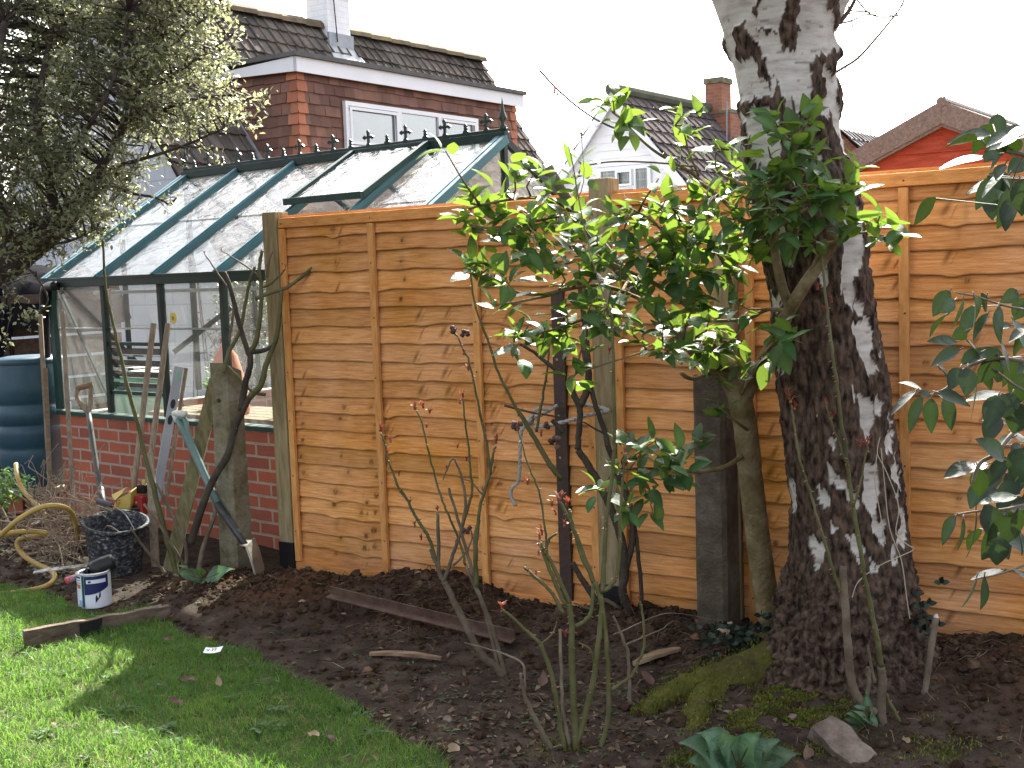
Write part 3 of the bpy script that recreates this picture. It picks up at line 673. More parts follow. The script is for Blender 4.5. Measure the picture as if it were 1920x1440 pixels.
e1 = V(math.cos(HA), math.sin(HA), 0); e2 = V(-e1.y, e1.x, 0); Z = V(0, 0, 1)
def tiled(b, O, ax, dn, la, ld, gau=.30, tw=.30, roll=.035, th=.025, rng=None, m=0, rollon=True, lift=.03):
    """interlocking tiles: O top corner, ax along the ridge, dn down the slope"""
    n_ = ax.cross(dn).normalized()
    if n_.z < 0: n_ = -n_
    nr = int(ld/gau+.999); ncol = int(la/tw+.999); q = rng or rnd
    for i in range(nr):
        for j in range(ncol):
            x0 = j*tw; x1 = min(la, x0+tw-.004); d0 = i*gau - .03; d1 = min(ld+.05, i*gau+gau+.02)
            if x1-x0 < .03: continue
            jj = q.uniform(-.004, .006); r = q.random()
            a = O+ax*x0+dn*d0+n_*.0; bb = O+ax*x1+dn*d0; c = O+ax*x1+dn*d1+n_*(lift+jj); d = O+ax*x0+dn*d1+n_*(lift+jj)
            b.add([a, bb, c, d, c-n_*th, d-n_*th], [(0, 1, 2, 3), (3, 2, 4, 5)], m, r)
            if rollon:
                s0 = O+ax*(x0+.004); P_ = []
                for (dd, h) in ((d0, .002), (d1+.002, lift+jj+.002)):
                    P_ += [s0+dn*dd+n_*h, s0+ax*roll*.4+dn*dd+n_*(h+roll*.62), s0+ax*roll*1.1+dn*dd+n_*(h+roll*.62), s0+ax*roll*1.6+dn*dd+n_*h]
                b.add(P_, [(0, 1, 5, 4), (1, 2, 6, 5), (2, 3, 7, 6), (4, 5, 6, 7)], m, r)
h1 = thing('house', 'brick-tiled house with a wide dormer window and white chimney beyond the greenhouse', 'house', HO, HA)
K, ZRG, TN = 1.9, 4.82, 1.53
def hp(x, y, z): return HO + e1*x + e2*y + Z*z                 # x = e1, y = e2
YL, YR = -1.35, 6.15
dn = (e1 - Z*TN).normalized(); ld = 4.05/ math.sin(math.atan(TN)); ld = 2.95*math.sqrt(1+TN*TN)*.98
b = MB(); tiled(b, hp(-K, YL, ZRG), e2, dn, YR-YL, ld, .225, .17, .026, rng=random.Random(2))
dn2 = (-e1 - Z*TN).normalized(); b.add([hp(-K, YL, ZRG), hp(-K, YR, ZRG), hp(-K, YR, ZRG)+dn2*ld, hp(-K, YL, ZRG)+dn2*ld], [(0, 1, 2, 3)])
b.add([hp(-K, YL, ZRG-.02), hp(-K, YR, ZRG-.02), hp(-K, YR, ZRG-.02)+dn*ld, hp(-K, YL, ZRG-.02)+dn*ld], [(0, 1, 2, 3)])
roof = b.build('roof', M_tile, h1)
b = MB()
k = 0; y = YL
while y < YR-.1:
    P_ = []
    for (yy, h) in ((y, 0), (min(YR, y+.44), .012)):
        for a in range(7):
            an = math.pi*a/6; P_.append(hp(-K+.13*math.cos(an), yy, ZRG-.05+h+.12*math.sin(an)))
    b.add(P_, [(i, i+1, i+8, i+7) for i in range(6)] + [tuple(range(7)), tuple(range(7, 14))]); y += .43
b.build('ridge_tiles', M_ridge, roof)
# white walls (gable end towards the garden and the long side)
zE = ZRG - 2.95*TN
b = MB(); b.add([hp(1.0, YL+.06, -.2), hp(1.0, YL+.06, .38), hp(-K, YL+.06, ZRG-.1), hp(-K-2.9, YL+.06, .38), hp(-K-2.9, YL+.06, -.2)], [(0, 1, 2, 3, 4)])
b.add([hp(.85, YL+.06, -.2), hp(.85, YR, -.2), hp(.85, YR, .8), hp(.85, YL+.06, .8)], [(0, 1, 2, 3)])
b.add([hp(1.0, YR-.06, -.2), hp(-K, YR-.06, ZRG-.1), hp(-K-2.9, YR-.06, -.2)], [(0, 1, 2)])
b.build('gable_wall', M_wbrick, h1)
# dormer
DW, DH0, DH1 = 4.2, 2.0, 3.77
dorm = MB()
dorm.add([hp(0, 0, DH0), hp(0, DW, DH0), hp(0, DW, DH1), hp(0, 0, DH1), hp(-1.3, 0, DH1), hp(-1.3, 0, DH0), hp(-1.3, DW, DH0), hp(-1.3, DW, DH1)], [(0, 1, 2, 3), (5, 0, 3, 4), (1, 6, 7, 2), (3, 2, 7, 4)], r=.2)
WY0, WY1, WZ0, WZ1 = .71, 3.28, 2.95, 3.49
def hang(b, org, ax, nrm, length, z0, z1, skip=None, gau=.115, tw=.165):
    n = int((z1-z0)/gau+.5); g_ = (z1-z0)/n
    for i in range(n):
        zb = z0+i*g_; x = -(i % 2)*tw/2
        while x < length:
            x0, x1 = max(0, x), min(length, x+tw-.004); x += tw
            if x1-x0 < .02: continue
            zz = zb + rnd.uniform(-.006, .006)
            if skip and x1 > skip[0] and x0 < skip[1] and zz+g_ > skip[2] and zb < skip[3]:
                if x0 >= skip[0] and x1 <= skip[1]: continue
                if x0 < skip[0]: x1 = skip[0]
                else: x0 = skip[1]
            t_ = rnd.uniform(.016, .024); A = org+ax*x0+Z*zz; B = org+ax*x1+Z*zz; T = Z*(g_+.01)
            b.add([A+nrm*t_, B+nrm*t_, B+T+nrm*.006, A+T+nrm*.006, A+nrm*(t_-.013), B+nrm*(t_-.013)], [(0, 1, 2, 3), (4, 5, 1, 0)], 0, rnd.random())
dm = dorm.build('dormer', M_hung, h1)
hg = MB(); hang(hg, hp(.004, 0, 0), e2, e1, DW, DH0, DH1, (WY0-.05, WY1+.05, WZ0-.05, WZ1+.03))
hang(hg, hp(-1.3, -.004, 0), e1, -e2, 1.3, DH0, DH1)
hg.build('hung_tiles', M_hung, dm)
b = MB(); n = 15
for i in range(n):
    z = DH0+i*(DH1-DH0)/n; g_ = (DH1-DH0)/n; f = .03; wdt = .13 if i % 2 else .085; w2 = .085 if i % 2 else .13
    for (p0, p1, nn) in ((hp(.006, -.03, z), hp(.006, wdt, z), e1), (hp(-w2, -.006, z), hp(.03, -.006, z), -e2)):
        b.add([p0+nn*f, p1+nn*f, p1+Z*g_+nn*.012, p0+Z*g_+nn*.012, p0, p1], [(0, 1, 2, 3), (4, 5, 1, 0)], 0, rnd.random())
b.build('corner_tiles', M_hungc, dm); b = MB()
for i in range(n):
    z = DH0+i*(DH1-DH0)/n; p0 = hp(.006, DW-(.13 if i % 2 else .09), z); p1 = hp(.006, DW+.02, z)
    b.add([p0+e1*.03, p1+e1*.03, p1+Z*.118+e1*.012, p0+Z*.118+e1*.012], [(0, 1, 2, 3)], 0, rnd.random())
b.build('corner_tiles', M_hungc, dm)
Mh = Matrix((e1, e2, Z)).transposed()
def hb(b, x0, x1, y0, y1, z0, z1): b.box(hp((x0+x1)/2, (y0+y1)/2, (z0+z1)/2), (x1-x0, y1-y0, z1-z0), Mh)
b = MB(); hb(b, .06, .085, -.10, DW+.12, DH1-.045, DH1+.115)
b.prism([hp(-1.32, -.10, DH1-.0), hp(.085, -.10, DH1-.045), hp(.085, -.10, DH1+.115), hp(-1.32, -.10, DH1+.06)], e2*.022); b.build('fascia', M_white, dm)
b = MB(); hb(b, -1.7, .12, -.125, DW+.15, DH1+.117, DH1+.165); b.build('flat_roof', M_felt, dm)
b = MB(); b.prism([hp(-1.33, -.03, DH1), hp(-.60, -.03, 2.80), hp(-.15, -.03, 2.1), hp(-.05, -.03, 2.1), hp(-.50, -.03, 2.80), hp(-1.23, -.03, DH1)], -e2*.02); b.build('flashing', M_lead, dm)
wf = MB(); 
for (y0, y1, z0, z1) in ((WY0, WY1, WZ1-.05, WZ1), (WY0, WY1, WZ0, WZ0+.05), (WY0, WY0+.05, WZ0+.05, WZ1-.05), (WY1-.05, WY1, WZ0+.05, WZ1-.05), (WY0+.93, WY0+1.0, WZ0+.05, WZ1-.05), (WY0+1.72, WY0+1.79, WZ0+.05, WZ1-.05)): hb(wf, .01, .055, y0, y1, z0, z1)
hb(wf, .01, .09, WY0-.03, WY1+.03, WZ0-.035, WZ0-.002)
for (a_, c_) in ((WY0+.05, WY0+.93), (WY0+1.79, WY1-.05)):
    for (y0, y1, z0, z1) in ((a_+.01, c_-.01, WZ1-.095, WZ1-.06), (a_+.01, c_-.01, WZ0+.06, WZ0+.095), (a_+.01, a_+.045, WZ0+.095, WZ1-.095), (c_-.045, c_-.01, WZ0+.095, WZ1-.095)): hb(wf, .056, .07, y0, y1, z0, z1)
win = wf.build('window', M_white, dm)
M_curt = mat('pale_blind', [(.55, .62, .7), (.62, .68, .75)], 2, .8)
for (y0, y1) in ((WY0+.05, WY0+.93), (WY0+1.0, WY0+1.72), (WY0+1.79, WY1-.05)):
    b = MB(); b.add([hp(.03, y0, WZ0+.05), hp(.03, y1, WZ0+.05), hp(.03, y1, WZ1-.05), hp(.03, y0, WZ1-.05)], [(0, 1, 2, 3)]); b.build('pane', M_winglass, win)
b = MB(); hb(b, .012, .016, WY0+.05, WY1-.05, WZ0+.05, WZ1-.05); b.build('blind', M_curt, win)
# chimney
ch = MB(); hb(ch, -K-.19, -K+.18, 2.44, 2.88, 4.1, 5.62); hb(ch, -K-.205, -K+.195, 2.425, 2.895, 5.20, 5.22)
chim = ch.build('chimney', brickmat('chimney_white', (.86, .86, .86), (.82, .82, .83), (.74, .74, .74), bump=.4, dirt=(.5, .46, .4), dirtamt=.25), h1)
b = MB(); hb(b, -K-.22, -K+.21, 2.41, 2.91, 5.56, 5.68); b.build('chimney_cap', mat('purple_brick', [(.22, .13, .14), (.3, .18, .18)], 5, .9), chim)
b = MB(); hb(b, -K+.182, -K+.215, 2.42, 2.90, 4.52, 4.72); b.prism([hp(-K+.2, 2.39, 4.53), hp(-K+.2, 2.95, 4.53), hp(-K+.36, 2.99, 4.30), hp(-K+.36, 2.36, 4.30)], Z*.03); b.build('chimney_flashing', M_lead, chim)
b = MB(); c = hp(-K+.21, 2.49, 5.5); b.box(c, (.05, .06, .2), Mh); b.tube([c, c+e1*.08+e2*-.18, c+e1*.1-e2*.3], .012, 5); b.tube([c+V(0, 0, -.1), hp(-K+.21, 2.54, 5.2), hp(-K+.23, 2.56, 4.6)], .008, 5); b.build('aerial_bracket', M_bitumen, chim)

# ---- white gabled house
WA = at(1155, 172, 24.0); WA0 = V(WA.x, WA.y, 0); ap = WA.z
h2 = thing('house', 'white gabled house with dark tiled roof and curtained window beyond the middle post', 'house', WA0, HA)
def wp(x, y, z): return WA0 + e1*x + e2*y + Z*z
TN2 = 1.2; HW = 3.2
b = MB()
for s in (1, -1):
    d = (e1*s - Z*TN2).normalized(); L2 = HW*math.sqrt(1+TN2**2)
    tiled(b, wp(0, -.18, ap), e2, d, 9.5, L2, .34, .33, rng=random.Random(5), rollon=(s == 1))
rf = b.build('roof', mat('far_roof_tile', [(.075, .065, .062), (.12, .1, .095)], 2, 1., rv=.22, spec=.02, hv=.01), h2)
b = MB()
for s in (1, -1):
    d = (e1*s - Z*TN2).normalized(); L2 = HW*math.sqrt(1+TN2**2); nn = V(0, 0, 1)
    b.prism([wp(0, -.2, ap-.02), wp(0, -.2, ap-.02)+d*L2, wp(0, -.2, ap-.02)+d*L2-Z*.22, wp(0, -.2, ap-.28)], e2*.04)
b.build('bargeboard', M_white, rf)
b = MB()
for (a_, c_) in ((0, 0),):
    P_ = [wp(0, -.2, ap+.03), wp(0, 9.4, ap+.03)]; b.tube(P_, .13, 10)
b.build('ridge_tiles', mat('mossy_ridge', [(.07, .075, .05), (.12, .12, .08)], 4, .9), rf)
b = MB(); b.add([wp(-HW, 0, 0), wp(HW, 0, 0), wp(HW, 0, ap-HW*TN2-.1), wp(0, 0, ap-.1), wp(-HW, 0, ap-HW*TN2-.1)], [(0, 1, 2, 3, 4)])
for k in range(26):
    z = 1.2+k*.15; hwid = min(HW, (ap-z)/TN2)-.1
    if hwid > .05: b.box(wp(0, -.012, z), (2*hwid, .02, .012), Mh)
b.build('gable_wall', M_wclad, h2)
x0, x1, z0, z1 = -.42, .74, 2.55, 3.42
b = MB()
def wb(x0, x1, z0, z1, y0=-.08, y1=-.02): b.box(wp((x0+x1)/2, (y0+y1)/2, (z0+z1)/2), (x1-x0, y1-y0, z1-z0), Mh)
for (p0, p1, q0, q1) in ((x0, x1, z1-.07, z1), (x0, x1, z0, z0+.07), (x0, x0+.07, z0+.07, z1-.07), (x1-.07, x1, z0+.07, z1-.07), (-.03, .03, z0+.07, z1-.07), (.36, .42, z0+.07, z1-.07), (.03, .36, 2.98, 3.04)): wb(p0, p1, q0, q1)
for (p0, p1, q0, q1) in ((.02, .37, 3.30, 3.35), (.02, .37, 3.04, 3.08), (.02, .06, 3.08, 3.30), (.33, .37, 3.08, 3.30)): wb(p0, p1, q0, q1, -.16, -.09)
win2 = b.build('window', M_white, h2)
b = MB(); b.add([wp(x0+.07, -.035, z0+.07), wp(x1-.07, -.035, z0+.07), wp(x1-.07, -.035, z1-.07), wp(x0+.07, -.035, z1-.07)], [(0, 1, 2, 3)]); b.build('pane', glassmat('clear_glass', .08, .12), win2)
b = MB()
for k in range(44):
    xx = x0+.08+k*(x1-x0-.16)/43; b.box(wp(xx, -.02+.006*(k % 2), (z0+z1)/2), (.02, .008, z1-z0-.15), Mh, r=rnd.random())
b.build('curtain', mat('net_curtain', [(.4, .41, .4), (.5, .5, .49)], 3, .9, rv=.3), win2)
Yc = 27.5; c0 = at(1357, 330, Yc)
ch = MB(); zt = at(1357, 215, Yc).z
hw = pxr(28, Yc)
ch.box((c0.x, c0.y, zt/2), (2*hw*1.05, .75, zt), Mh); ch.add(*(lambda a: (a.v, a.f))(MB().box((at(1347, 200, Yc).x, c0.y, zt+.33), (pxr(32, Yc)*1.02, .5, .75), Mh)))
chm = ch.build('chimney', M_cbrick, h2)
b = MB(); b.box((at(1347, 200, Yc).x, c0.y, zt+.72), (pxr(36, Yc)*1.05, .56, .12), Mh); b.box((c0.x, c0.y, zt+.012), (2*hw*1.08, .8, .06), Mh); b.build('chimney_cap', M_conc, chm)
b = MB(); b.tube([at(1362, 330, Yc-.9), at(1363, 190, Yc-.9)], .015, 6); b.build('pipe', M_lead, chm)
# overhead cable
a = at(1012, 132, 22.0); c = wp(.15, -.2, ap-.75); P_ = [lerp(a, c, i/12)-V(0, 0, .5*(1-(2*i/12-1)**2)*.3) for i in range(13)]
a2 = a + (a-c)*.0
t = thing('overhead_cable', 'thin dark overhead cable running up to the white gable', 'cable', c); b = MB(); b.tube(P_, .019, 5); b.build('wire', M_bitumen, t)
# ---- far house with skylight, right of the trunk
FAH = at(1578, 243, 30.0); F0 = V(FAH.x, FAH.y, 0); az = FAH.z
h3 = thing('house', 'distant brick house with a skylight in its roof between birch trunk and red shed', 'house', F0, HA)
def q3(x, y, z): return F0 + e1*x + e2*y + Z*z
b = MB(); d = (e1 - Z*1.0).normalized(); tiled(b, q3(0, -.2, az), e2, d, 9, 4.5, .34, .33, rng=random.Random(8)); d2 = (-e1 - Z*1.0).normalized(); b.add([q3(0, -.2, az), q3(0, 9, az), q3(0, 9, az)+d2*4.5, q3(0, -.2, az)+d2*4.5], [(0, 1, 2, 3)])
rf3 = b.build('roof', mat('slate_purple', [(.07, .06, .062), (.11, .09, .095)], 2, .9, rv=.2), h3)
b = MB(); b.add([q3(-3, 0, 0), q3(3, 0, 0), q3(3, 0, az-3.1), q3(0, 0, az-.1), q3(-3, 0, az-3.1)], [(0, 1, 2, 3, 4)]); b.build('gable_wall', M_cbrick, h3)
b = MB(); P0 = at(1622, 275, 31.0); nrm = (e1+Z).normalized()
o = q3(1.15, 2.1, az-1.15)+nrm*.07
b.add([o, o+e2*.8, o+e2*.8+d*.9, o+d*.9], [(0, 1, 2, 3)]); b.build('skylight', mat('bright_glass', [(.7, .72, .75), (.8, .8, .82)], 2, .1), h3)

# ---- red shed
SA = at(1770, 198, 7.5); S0 = V(SA.x, SA.y, 0); sz = SA.z
sh = thing('shed', 'red painted garden shed with a felted gable roof behind the right-hand fence panel', 'shed', S0, HA)
def sp(x, y, z): return S0 + e1*x + e2*y + Z*z
HWS, TS = .86, .47
b = MB(); n = 15
pit = .165
for k in range(16):
    z = k*pit
    if z > sz-.06: break
    wv = min(HWS-.06, (sz-.05-z)/TS); wt = max(.005, min(HWS-.06, (sz-.05-z-pit)/TS))
    b.add([sp(-wv, -.006, z), sp(wv, -.006, z), sp(wt, .006, z+pit), sp(-wt, .006, z+pit), sp(-wv, .006, z), sp(wv, .006, z)], [(0, 1, 2, 3), (4, 5, 1, 0)], 0, rnd.random())
b.add([sp(-HWS+.06, .01, 0), sp(-HWS+.06, 1.8, 0), sp(-HWS+.06, 1.8, sz-HWS*TS), sp(-HWS+.06, .01, sz-HWS*TS)], [(0, 1, 2, 3)])
b.add([sp(HWS-.06, .01, 0), sp(HWS-.06, 1.8, 0), sp(HWS-.06, 1.8, sz-HWS*TS), sp(HWS-.06, .01, sz-HWS*TS)], [(0, 1, 2, 3)])
b.build('gable_boards', mat('red_woodstain', [(.27, .05, .03), (.36, .075, .042), (.42, .1, .06)], 4, .8, .4, 30, (1.5, 1, 9), rv=.2, spec=.1, hv=.008), sh)
b = MB()
for s in (1, -1):
    d = (e1*s - Z*TS).normalized(); L2 = HWS*math.sqrt(1+TS*TS); u = d.cross(e2); u = u if u.z > 0 else -u
    o = sp(0, -.05, sz)
    b.prism([o+u*.0, o+d*L2, o+d*L2-Z*.115, o-Z*.13], e2*.03)
    b.prism([o+u*.022-e2*.012, o+d*L2+u*.022-e2*.012, o+d*L2+u*.004-e2*.012, o+u*.004-e2*.012], e2*2.0)
    b.prism([o-e2*.012+u*.004, o+d*L2-e2*.012+u*.004, o+d*L2-e2*.012-Z*.1, o-e2*.012-Z*.11], e2*.011)
P_ = [sp(0, -.066, sz+.018), sp(0, 1.9, sz+.018)]; b.tube(P_, .03, 8)
b.build('felt_roof', mat('mineral_felt', [(.14, .115, .1), (.2, .165, .145), (.26, .22, .2)], 60, .95, .5, 150), sh)
# ------------------------------------------------------------------ birch
M_birch = mat('birch_bark', [(.34, .3, .26), (.5, .46, .41), (.6, .565, .52)], 5, .8, .35, 45, (2, 2, 9), .15, knot=((.012, .007, .005), (.125, .08, .056)), kst=(2.2, 2.2, .8), bdist=.006)
M_twig = mat('birch_twig', [(.06, .04, .035), (.11, .08, .07)], 9, .8)
M_moss = mat('moss', [(.05, .065, .01), (.11, .12, .02), (.16, .15, .04)], 12, .95, .9, 60, rv=.35, spec=.05)
TR = [(-420, 1180, 1440), (-220, 1255, 1500), (-60, 1318, 1562), (0, 1340, 1566), (60, 1362, 1556), (100, 1376, 1556), (150, 1386, 1560), (200, 1397, 1564), (250, 1404, 1568), (300, 1409, 1578), (350, 1417, 1598),
      (400, 1424, 1608), (470, 1436, 1618), (530, 1446, 1624), (600, 1453, 1630), (700, 1461, 1652), (800, 1474, 1664), (900, 1484, 1682), (980, 1490, 1691), (1040, 1488, 1700),
      (1085, 1482, 1706), (1130, 1474, 1716), (1180, 1466, 1726), (1215, 1452, 1738), (1250, 1432, 1752), (1285, 1400, 1775), (1320, 1370, 1800)]
TY = 4.22
D_ = [[(1387, 47), (1367, 67), (1380, 110), (1403, 113), (1413, 147), (1433, 173), (1427, 133), (1407, 93), (1393, 63)],
      [(1453, -60), (1500, -40), (1493, 17), (1470, 27), (1473, 60), (1483, 70), (1473, 83), (1465, 123), (1453, 110), (1440, 73), (1453, 33)],
      [(1533, -90), (1547, -50), (1557, 43), (1547, 67), (1537, 50), (1527, 20)], [(1393, -60), (1412, -10), (1404, 45), (1398, 45), (1404, 0)],
      [(1527, 113), (1566, 95), (1562, 112), (1549, 127), (1543, 160), (1533, 147), (1520, 140), (1524, 187), (1516, 218), (1497, 215), (1500, 140), (1497, 133)],
      [(1553, 160), (1574, 185), (1570, 213), (1557, 230), (1550, 200)], [(1390, 187), (1410, 192), (1430, 186), (1447, 187), (1453, 213), (1462, 240), (1440, 213), (1402, 213)],
      [(1437, 147), (1443, 160), (1453, 200), (1447, 213), (1437, 187)], [(1467, 188), (1484, 217), (1480, 235), (1466, 227)], [(1402, 68), (1437, 72), (1440, 80), (1410, 76)]]
W_ = [[(1535, 205), (1572, 225), (1582, 292), (1576, 300), (1558, 285), (1545, 240)], [(1560, 395), (1601, 400), (1600, 475), (1593, 500), (1580, 530), (1582, 575), (1572, 590), (1563, 545), (1558, 490)],
      [(1577, 607), (1603, 592), (1615, 620), (1612, 667), (1625, 693), (1610, 702), (1593, 673), (1580, 640)], [(1557, 505), (1565, 540), (1552, 550)], [(1514, 500), (1527, 490), (1532, 545), (1520, 540)],
      [(1587, 733), (1612, 757), (1615, 800), (1600, 818), (1587, 780)], [(1613, 738), (1636, 743), (1625, 775), (1616, 767)], [(1528, 858), (1545, 872), (1569, 897), (1592, 932), (1573, 935), (1553, 903), (1533, 880)],
      [(1593, 855), (1619, 862), (1623, 913), (1613, 965), (1593, 915)], [(1627, 820), (1652, 800), (1650, 833), (1633, 848)], [(1521, 885), (1531, 930), (1519, 925)], [(1531, 955), (1549, 973), (1537, 988)],
      [(1512, 985), (1529, 1010), (1517, 1055), (1510, 1023)], [(1561, 975), (1592, 1003), (1585, 1040), (1567, 1012)], [(1599, 1018), (1613, 1047), (1600, 1052)], [(1605, 955), (1632, 962), (1625, 1008), (1613, 982)],
      [(1646, 1000), (1659, 1027), (1642, 1047)], [(1662, 930), (1684, 960), (1680, 1015), (1673, 1035), (1663, 1010)], [(1446, 480), (1456, 530), (1459, 570), (1452, 585)], [(1452, 650), (1463, 690), (1457, 725)],
      [(1628, 630), (1638, 670), (1628, 668)], [(1400, 218), (1448, 226), (1452, 290), (1440, 320), (1425, 330), (1412, 290)], [(1488, 290), (1510, 300), (1520, 330), (1500, 345)], [(1610, 440), (1620, 500), (1613, 520), (1608, 480)],
      [(1586, 560), (1600, 575), (1596, 590), (1583, 590)], [(1445, 400), (1462, 430), (1470, 500), (1452, 470)], [(1572, 700), (1582, 735), (1575, 745)], [(1640, 760), (1650, 790), (1640, 800)], [(1655, 850), (1668, 890), (1660, 930), (1648, 890)],
      [(1480, 880), (1492, 930), (1488, 960)], [(1605, 330), (1612, 350), (1618, 390), (1606, 380)], [(1540, 800), (1548, 808), (1538, 820)], [(1518, 770), (1524, 762), (1516, 778)]]
NR, NA = 430, 230
ty = np.array([a[0] for a in TR], float)
def smooth_interp(y, col):
    return np.interp(y, ty, np.array([a[col] for a in TR], float))
yy = np.linspace(1320, -420, NR)
kern = np.ones(15)/15
xl = np.convolve(np.pad(smooth_interp(yy, 1), 7, 'edge'), kern, 'valid'); xr = np.convolve(np.pad(smooth_interp(yy, 2), 7, 'edge'), kern, 'valid')
vs = []; px = []
birch = thing('birch_tree', 'big old silver birch with peeling white bark and a dark rugged base', 'tree', (at(1600, 1250, TY).x, TY, 0))
cents = []
for i in range(NR):
    c = at((xl[i]+xr[i])/2, yy[i], TY); rad = pxr((xr[i]-xl[i])/2, TY); cents.append((c, rad))
    for j in range(NA):
        a = 2*math.pi*j/NA
        dx, dy = math.cos(a), math.sin(a); vs.append((c.x+dx*rad, c.y+dy*rad*.92, c.z)); px.append(((xl[i]+xr[i])/2 + dx*(xr[i]-xl[i])/2, yy[i], dy))
px = np.array(px); VS = np.array(vs)
wp_ = np.array([(mn.noise(V(v[0]*30, v[1]*30, v[2]*9))*8 + mn.noise(V(v[0]*70, v[1]*70, v[2]*30))*4, mn.noise(V(v[0]*40+9, v[1]*40, v[2]*14))*15 + mn.noise(V(v[0]*90+5, v[1]*90, v[2]*40))*8) for v in vs])
Q = px[:, :2] + wp_
dark = np.clip((Q[:, 1] - 222)/6, 0, 1)
for q in W_: dark[inpoly(Q, q)] = 0
for q in D_: dark[inpoly(Q, q)] = 1
back = px[:, 2] > .35
bn = np.array([mn.noise(V(v[0]*6, v[1]*6, v[2]*2.2)) for v in vs])
dark[back] = ((bn[back] + (Q[back, 1]-350)/700) > 0)
# soften for the relief
dk = dark.reshape(NR, NA); rel = dk.copy()
for _ in range(2): rel = (rel + np.roll(rel, 1, 1) + np.roll(rel, -1, 1) + np.roll(rel, 1, 0) + np.roll(rel, -1, 0))/5
va = []; out = []
for k, v in enumerate(vs):
    i, j = divmod(k, NA); c, rad = cents[i]; d = V(v[0]-c.x, v[1]-c.y, 0).normalized(); p_ = V(*v)
    base = min(1, max(0, (yy[i]-1030)/90))
    rg = abs(mn.noise(V(p_.x*44, p_.y*44, p_.z*12))); rg2 = mn.fractal(V(p_.x*60, p_.y*60, p_.z*36), .9, 2.1, 3)
    big = mn.noise(V(p_.x*7, p_.y*7, p_.z*4.5)); fl = mn.noise(V(p_.x*3.2+3, p_.y*3.2, p_.z*1.1))
    R = rel[i, j]
    o = fl*.012 + big*.004 + R*(.006 + min(rg, .35)*.03 + rg2*.006) + base*(big*.034 + rg2*.02 + abs(mn.noise(V(p_.x*17, p_.y*17, p_.z*15)))*.022)
    if yy[i] < 140 and yy[i] > 60 and px[k][0] > 1535: o += .018*math.exp(-((yy[i]-98)/16)**2)*math.exp(-((px[k][0]-1560)/18)**2)
    out.append(p_ + d*o)
    dv = dk[i, j]
    if dv > .5: va.append(min(1, max(.95, 1.02 - rg*.06)))
    else:
        ln = mn.noise(V(p_.x*22, p_.y*22, p_.z*150)); va.append(.6 if ln > .52 else max(0, .12+.2*mn.noise(V(p_.x*9, p_.y*9, p_.z*12))))
b = MB(); fs = [(i*NA+j, i*NA+(j+1) % NA, (i+1)*NA+(j+1) % NA, (i+1)*NA+j) for i in range(NR-1) for j in range(NA)]
b.add(out, fs, 0, .5, va)
trunk = b.build('trunk', M_birch, birch, smooth=True)
b = MB(); P_ = smoothp([at(x, y, Y) for (x, y, Y) in ((1520, 40, 4.25), (1556, -20, 4.25), (1580, -80, 4.28), (1630, -200, 4.3), (1690, -400, 4.35))], 6); b.tube(P_, [.085*(1-.35*i/len(P_)) for i in range(len(P_))], 24, wob=.12, va=.1)
b.build('limb', M_birch, birch, smooth=True)
b = MB(); tw = MB()
def twig(mb, pts, Y, w0, w1, n=5):
    P_ = smoothp([at(x, y, Y+(dy if len(q) else 0)) for (x, y, *q) in pts for dy in ([q[0]] if q else [0])], 4)
    mb.tube(P_, [pxr(lerp(w0, w1, i/(len(P_)-1)), Y) for i in range(len(P_))], n)
for pts, w0 in (([(1548, 66), (1560, 52), (1578, 38), (1592, 20), (1603, 0), (1612, -30)], 4.5), ([(1556, 142), (1580, 128), (1610, 108), (1640, 75), (1665, 45), (1690, 12), (1700, -20)], 2.2), ([(1572, 45), (1600, 38), (1620, 28), (1650, 28), (1690, 30)], 1.5),
                ([(1592, 20), (1640, 22), (1680, 12), (1720, 8)], 1.3), ([(1560, 60), (1590, 50), (1640, 42), (1670, 30)], 1.2), ([(1590, 10), (1598, 50), (1607, 90), (1612, 130)], 1.1), ([(1585, 128), (1610, 132), (1640, 142), (1660, 140)], .9), ([(1604, -5), (1630, 25), (1665, 33), (1700, 20)], 1.4)):
    twig(tw, pts, 4.25, w0*1.3, w0*.65)
tw.build('twigs', M_twig, birch)
# mossy surface roots
M_root = mat('mossy_root', [(.045, .03, .02), (.08, .075, .02), (.12, .11, .028)], 9, .95, .8, 60, spec=.05)
def root(pts, rads, seed):
    P_ = []
    for (x, y, z) in pts: P_.append(gp(x, y, z))
    P_ = smoothp(P_, 6); n = len(P_); rr = [float(np.interp(i/(n-1), np.linspace(0, 1, len(rads)), rads)) for i in range(n)]
    b = MB(); b.tube(P_, rr, 16, wob=.35); return b.build('root', M_root, birch, smooth=True), P_, rr
MOSSP = []
for pts, rads in (([(1560, 1215, .10), (1480, 1240, .09), (1400, 1265, .07), (1320, 1285, .055), (1260, 1305, .04), (1215, 1335, .02), (1185, 1355, -.02)], [.12, .10, .075, .06, .045, .035, .02]),
                  ([(1350, 1282, .05), (1318, 1312, .045), (1305, 1350, .03), (1300, 1395, -.01)], [.05, .045, .04, .02]),
                  ([(1640, 1230, .1), (1680, 1262, .06), (1720, 1310, .03), (1750, 1360, -.02)], [.12, .09, .06, .03]),
                  ([(1560, 1215, .1), (1500, 1208, .10), (1440, 1200, .08), (1400, 1196, .04)], [.1, .07, .05, .02])):
    o, P_, rr = root(pts, rads, 1); MOSSP.append((P_, rr))
pts = []
for P_, rr in MOSSP[:2]:
    for p_, q in zip(P_, rr):
        for _ in range(150):
            a = rnd.uniform(-.4, math.pi+.4); t_ = rnd.uniform(-.5, .5)
            pts.append((p_.x+math.cos(a)*q*.75+rnd.gauss(0, .012), p_.y+rnd.gauss(0, q*.8), p_.z+math.sin(a)*q*.9))
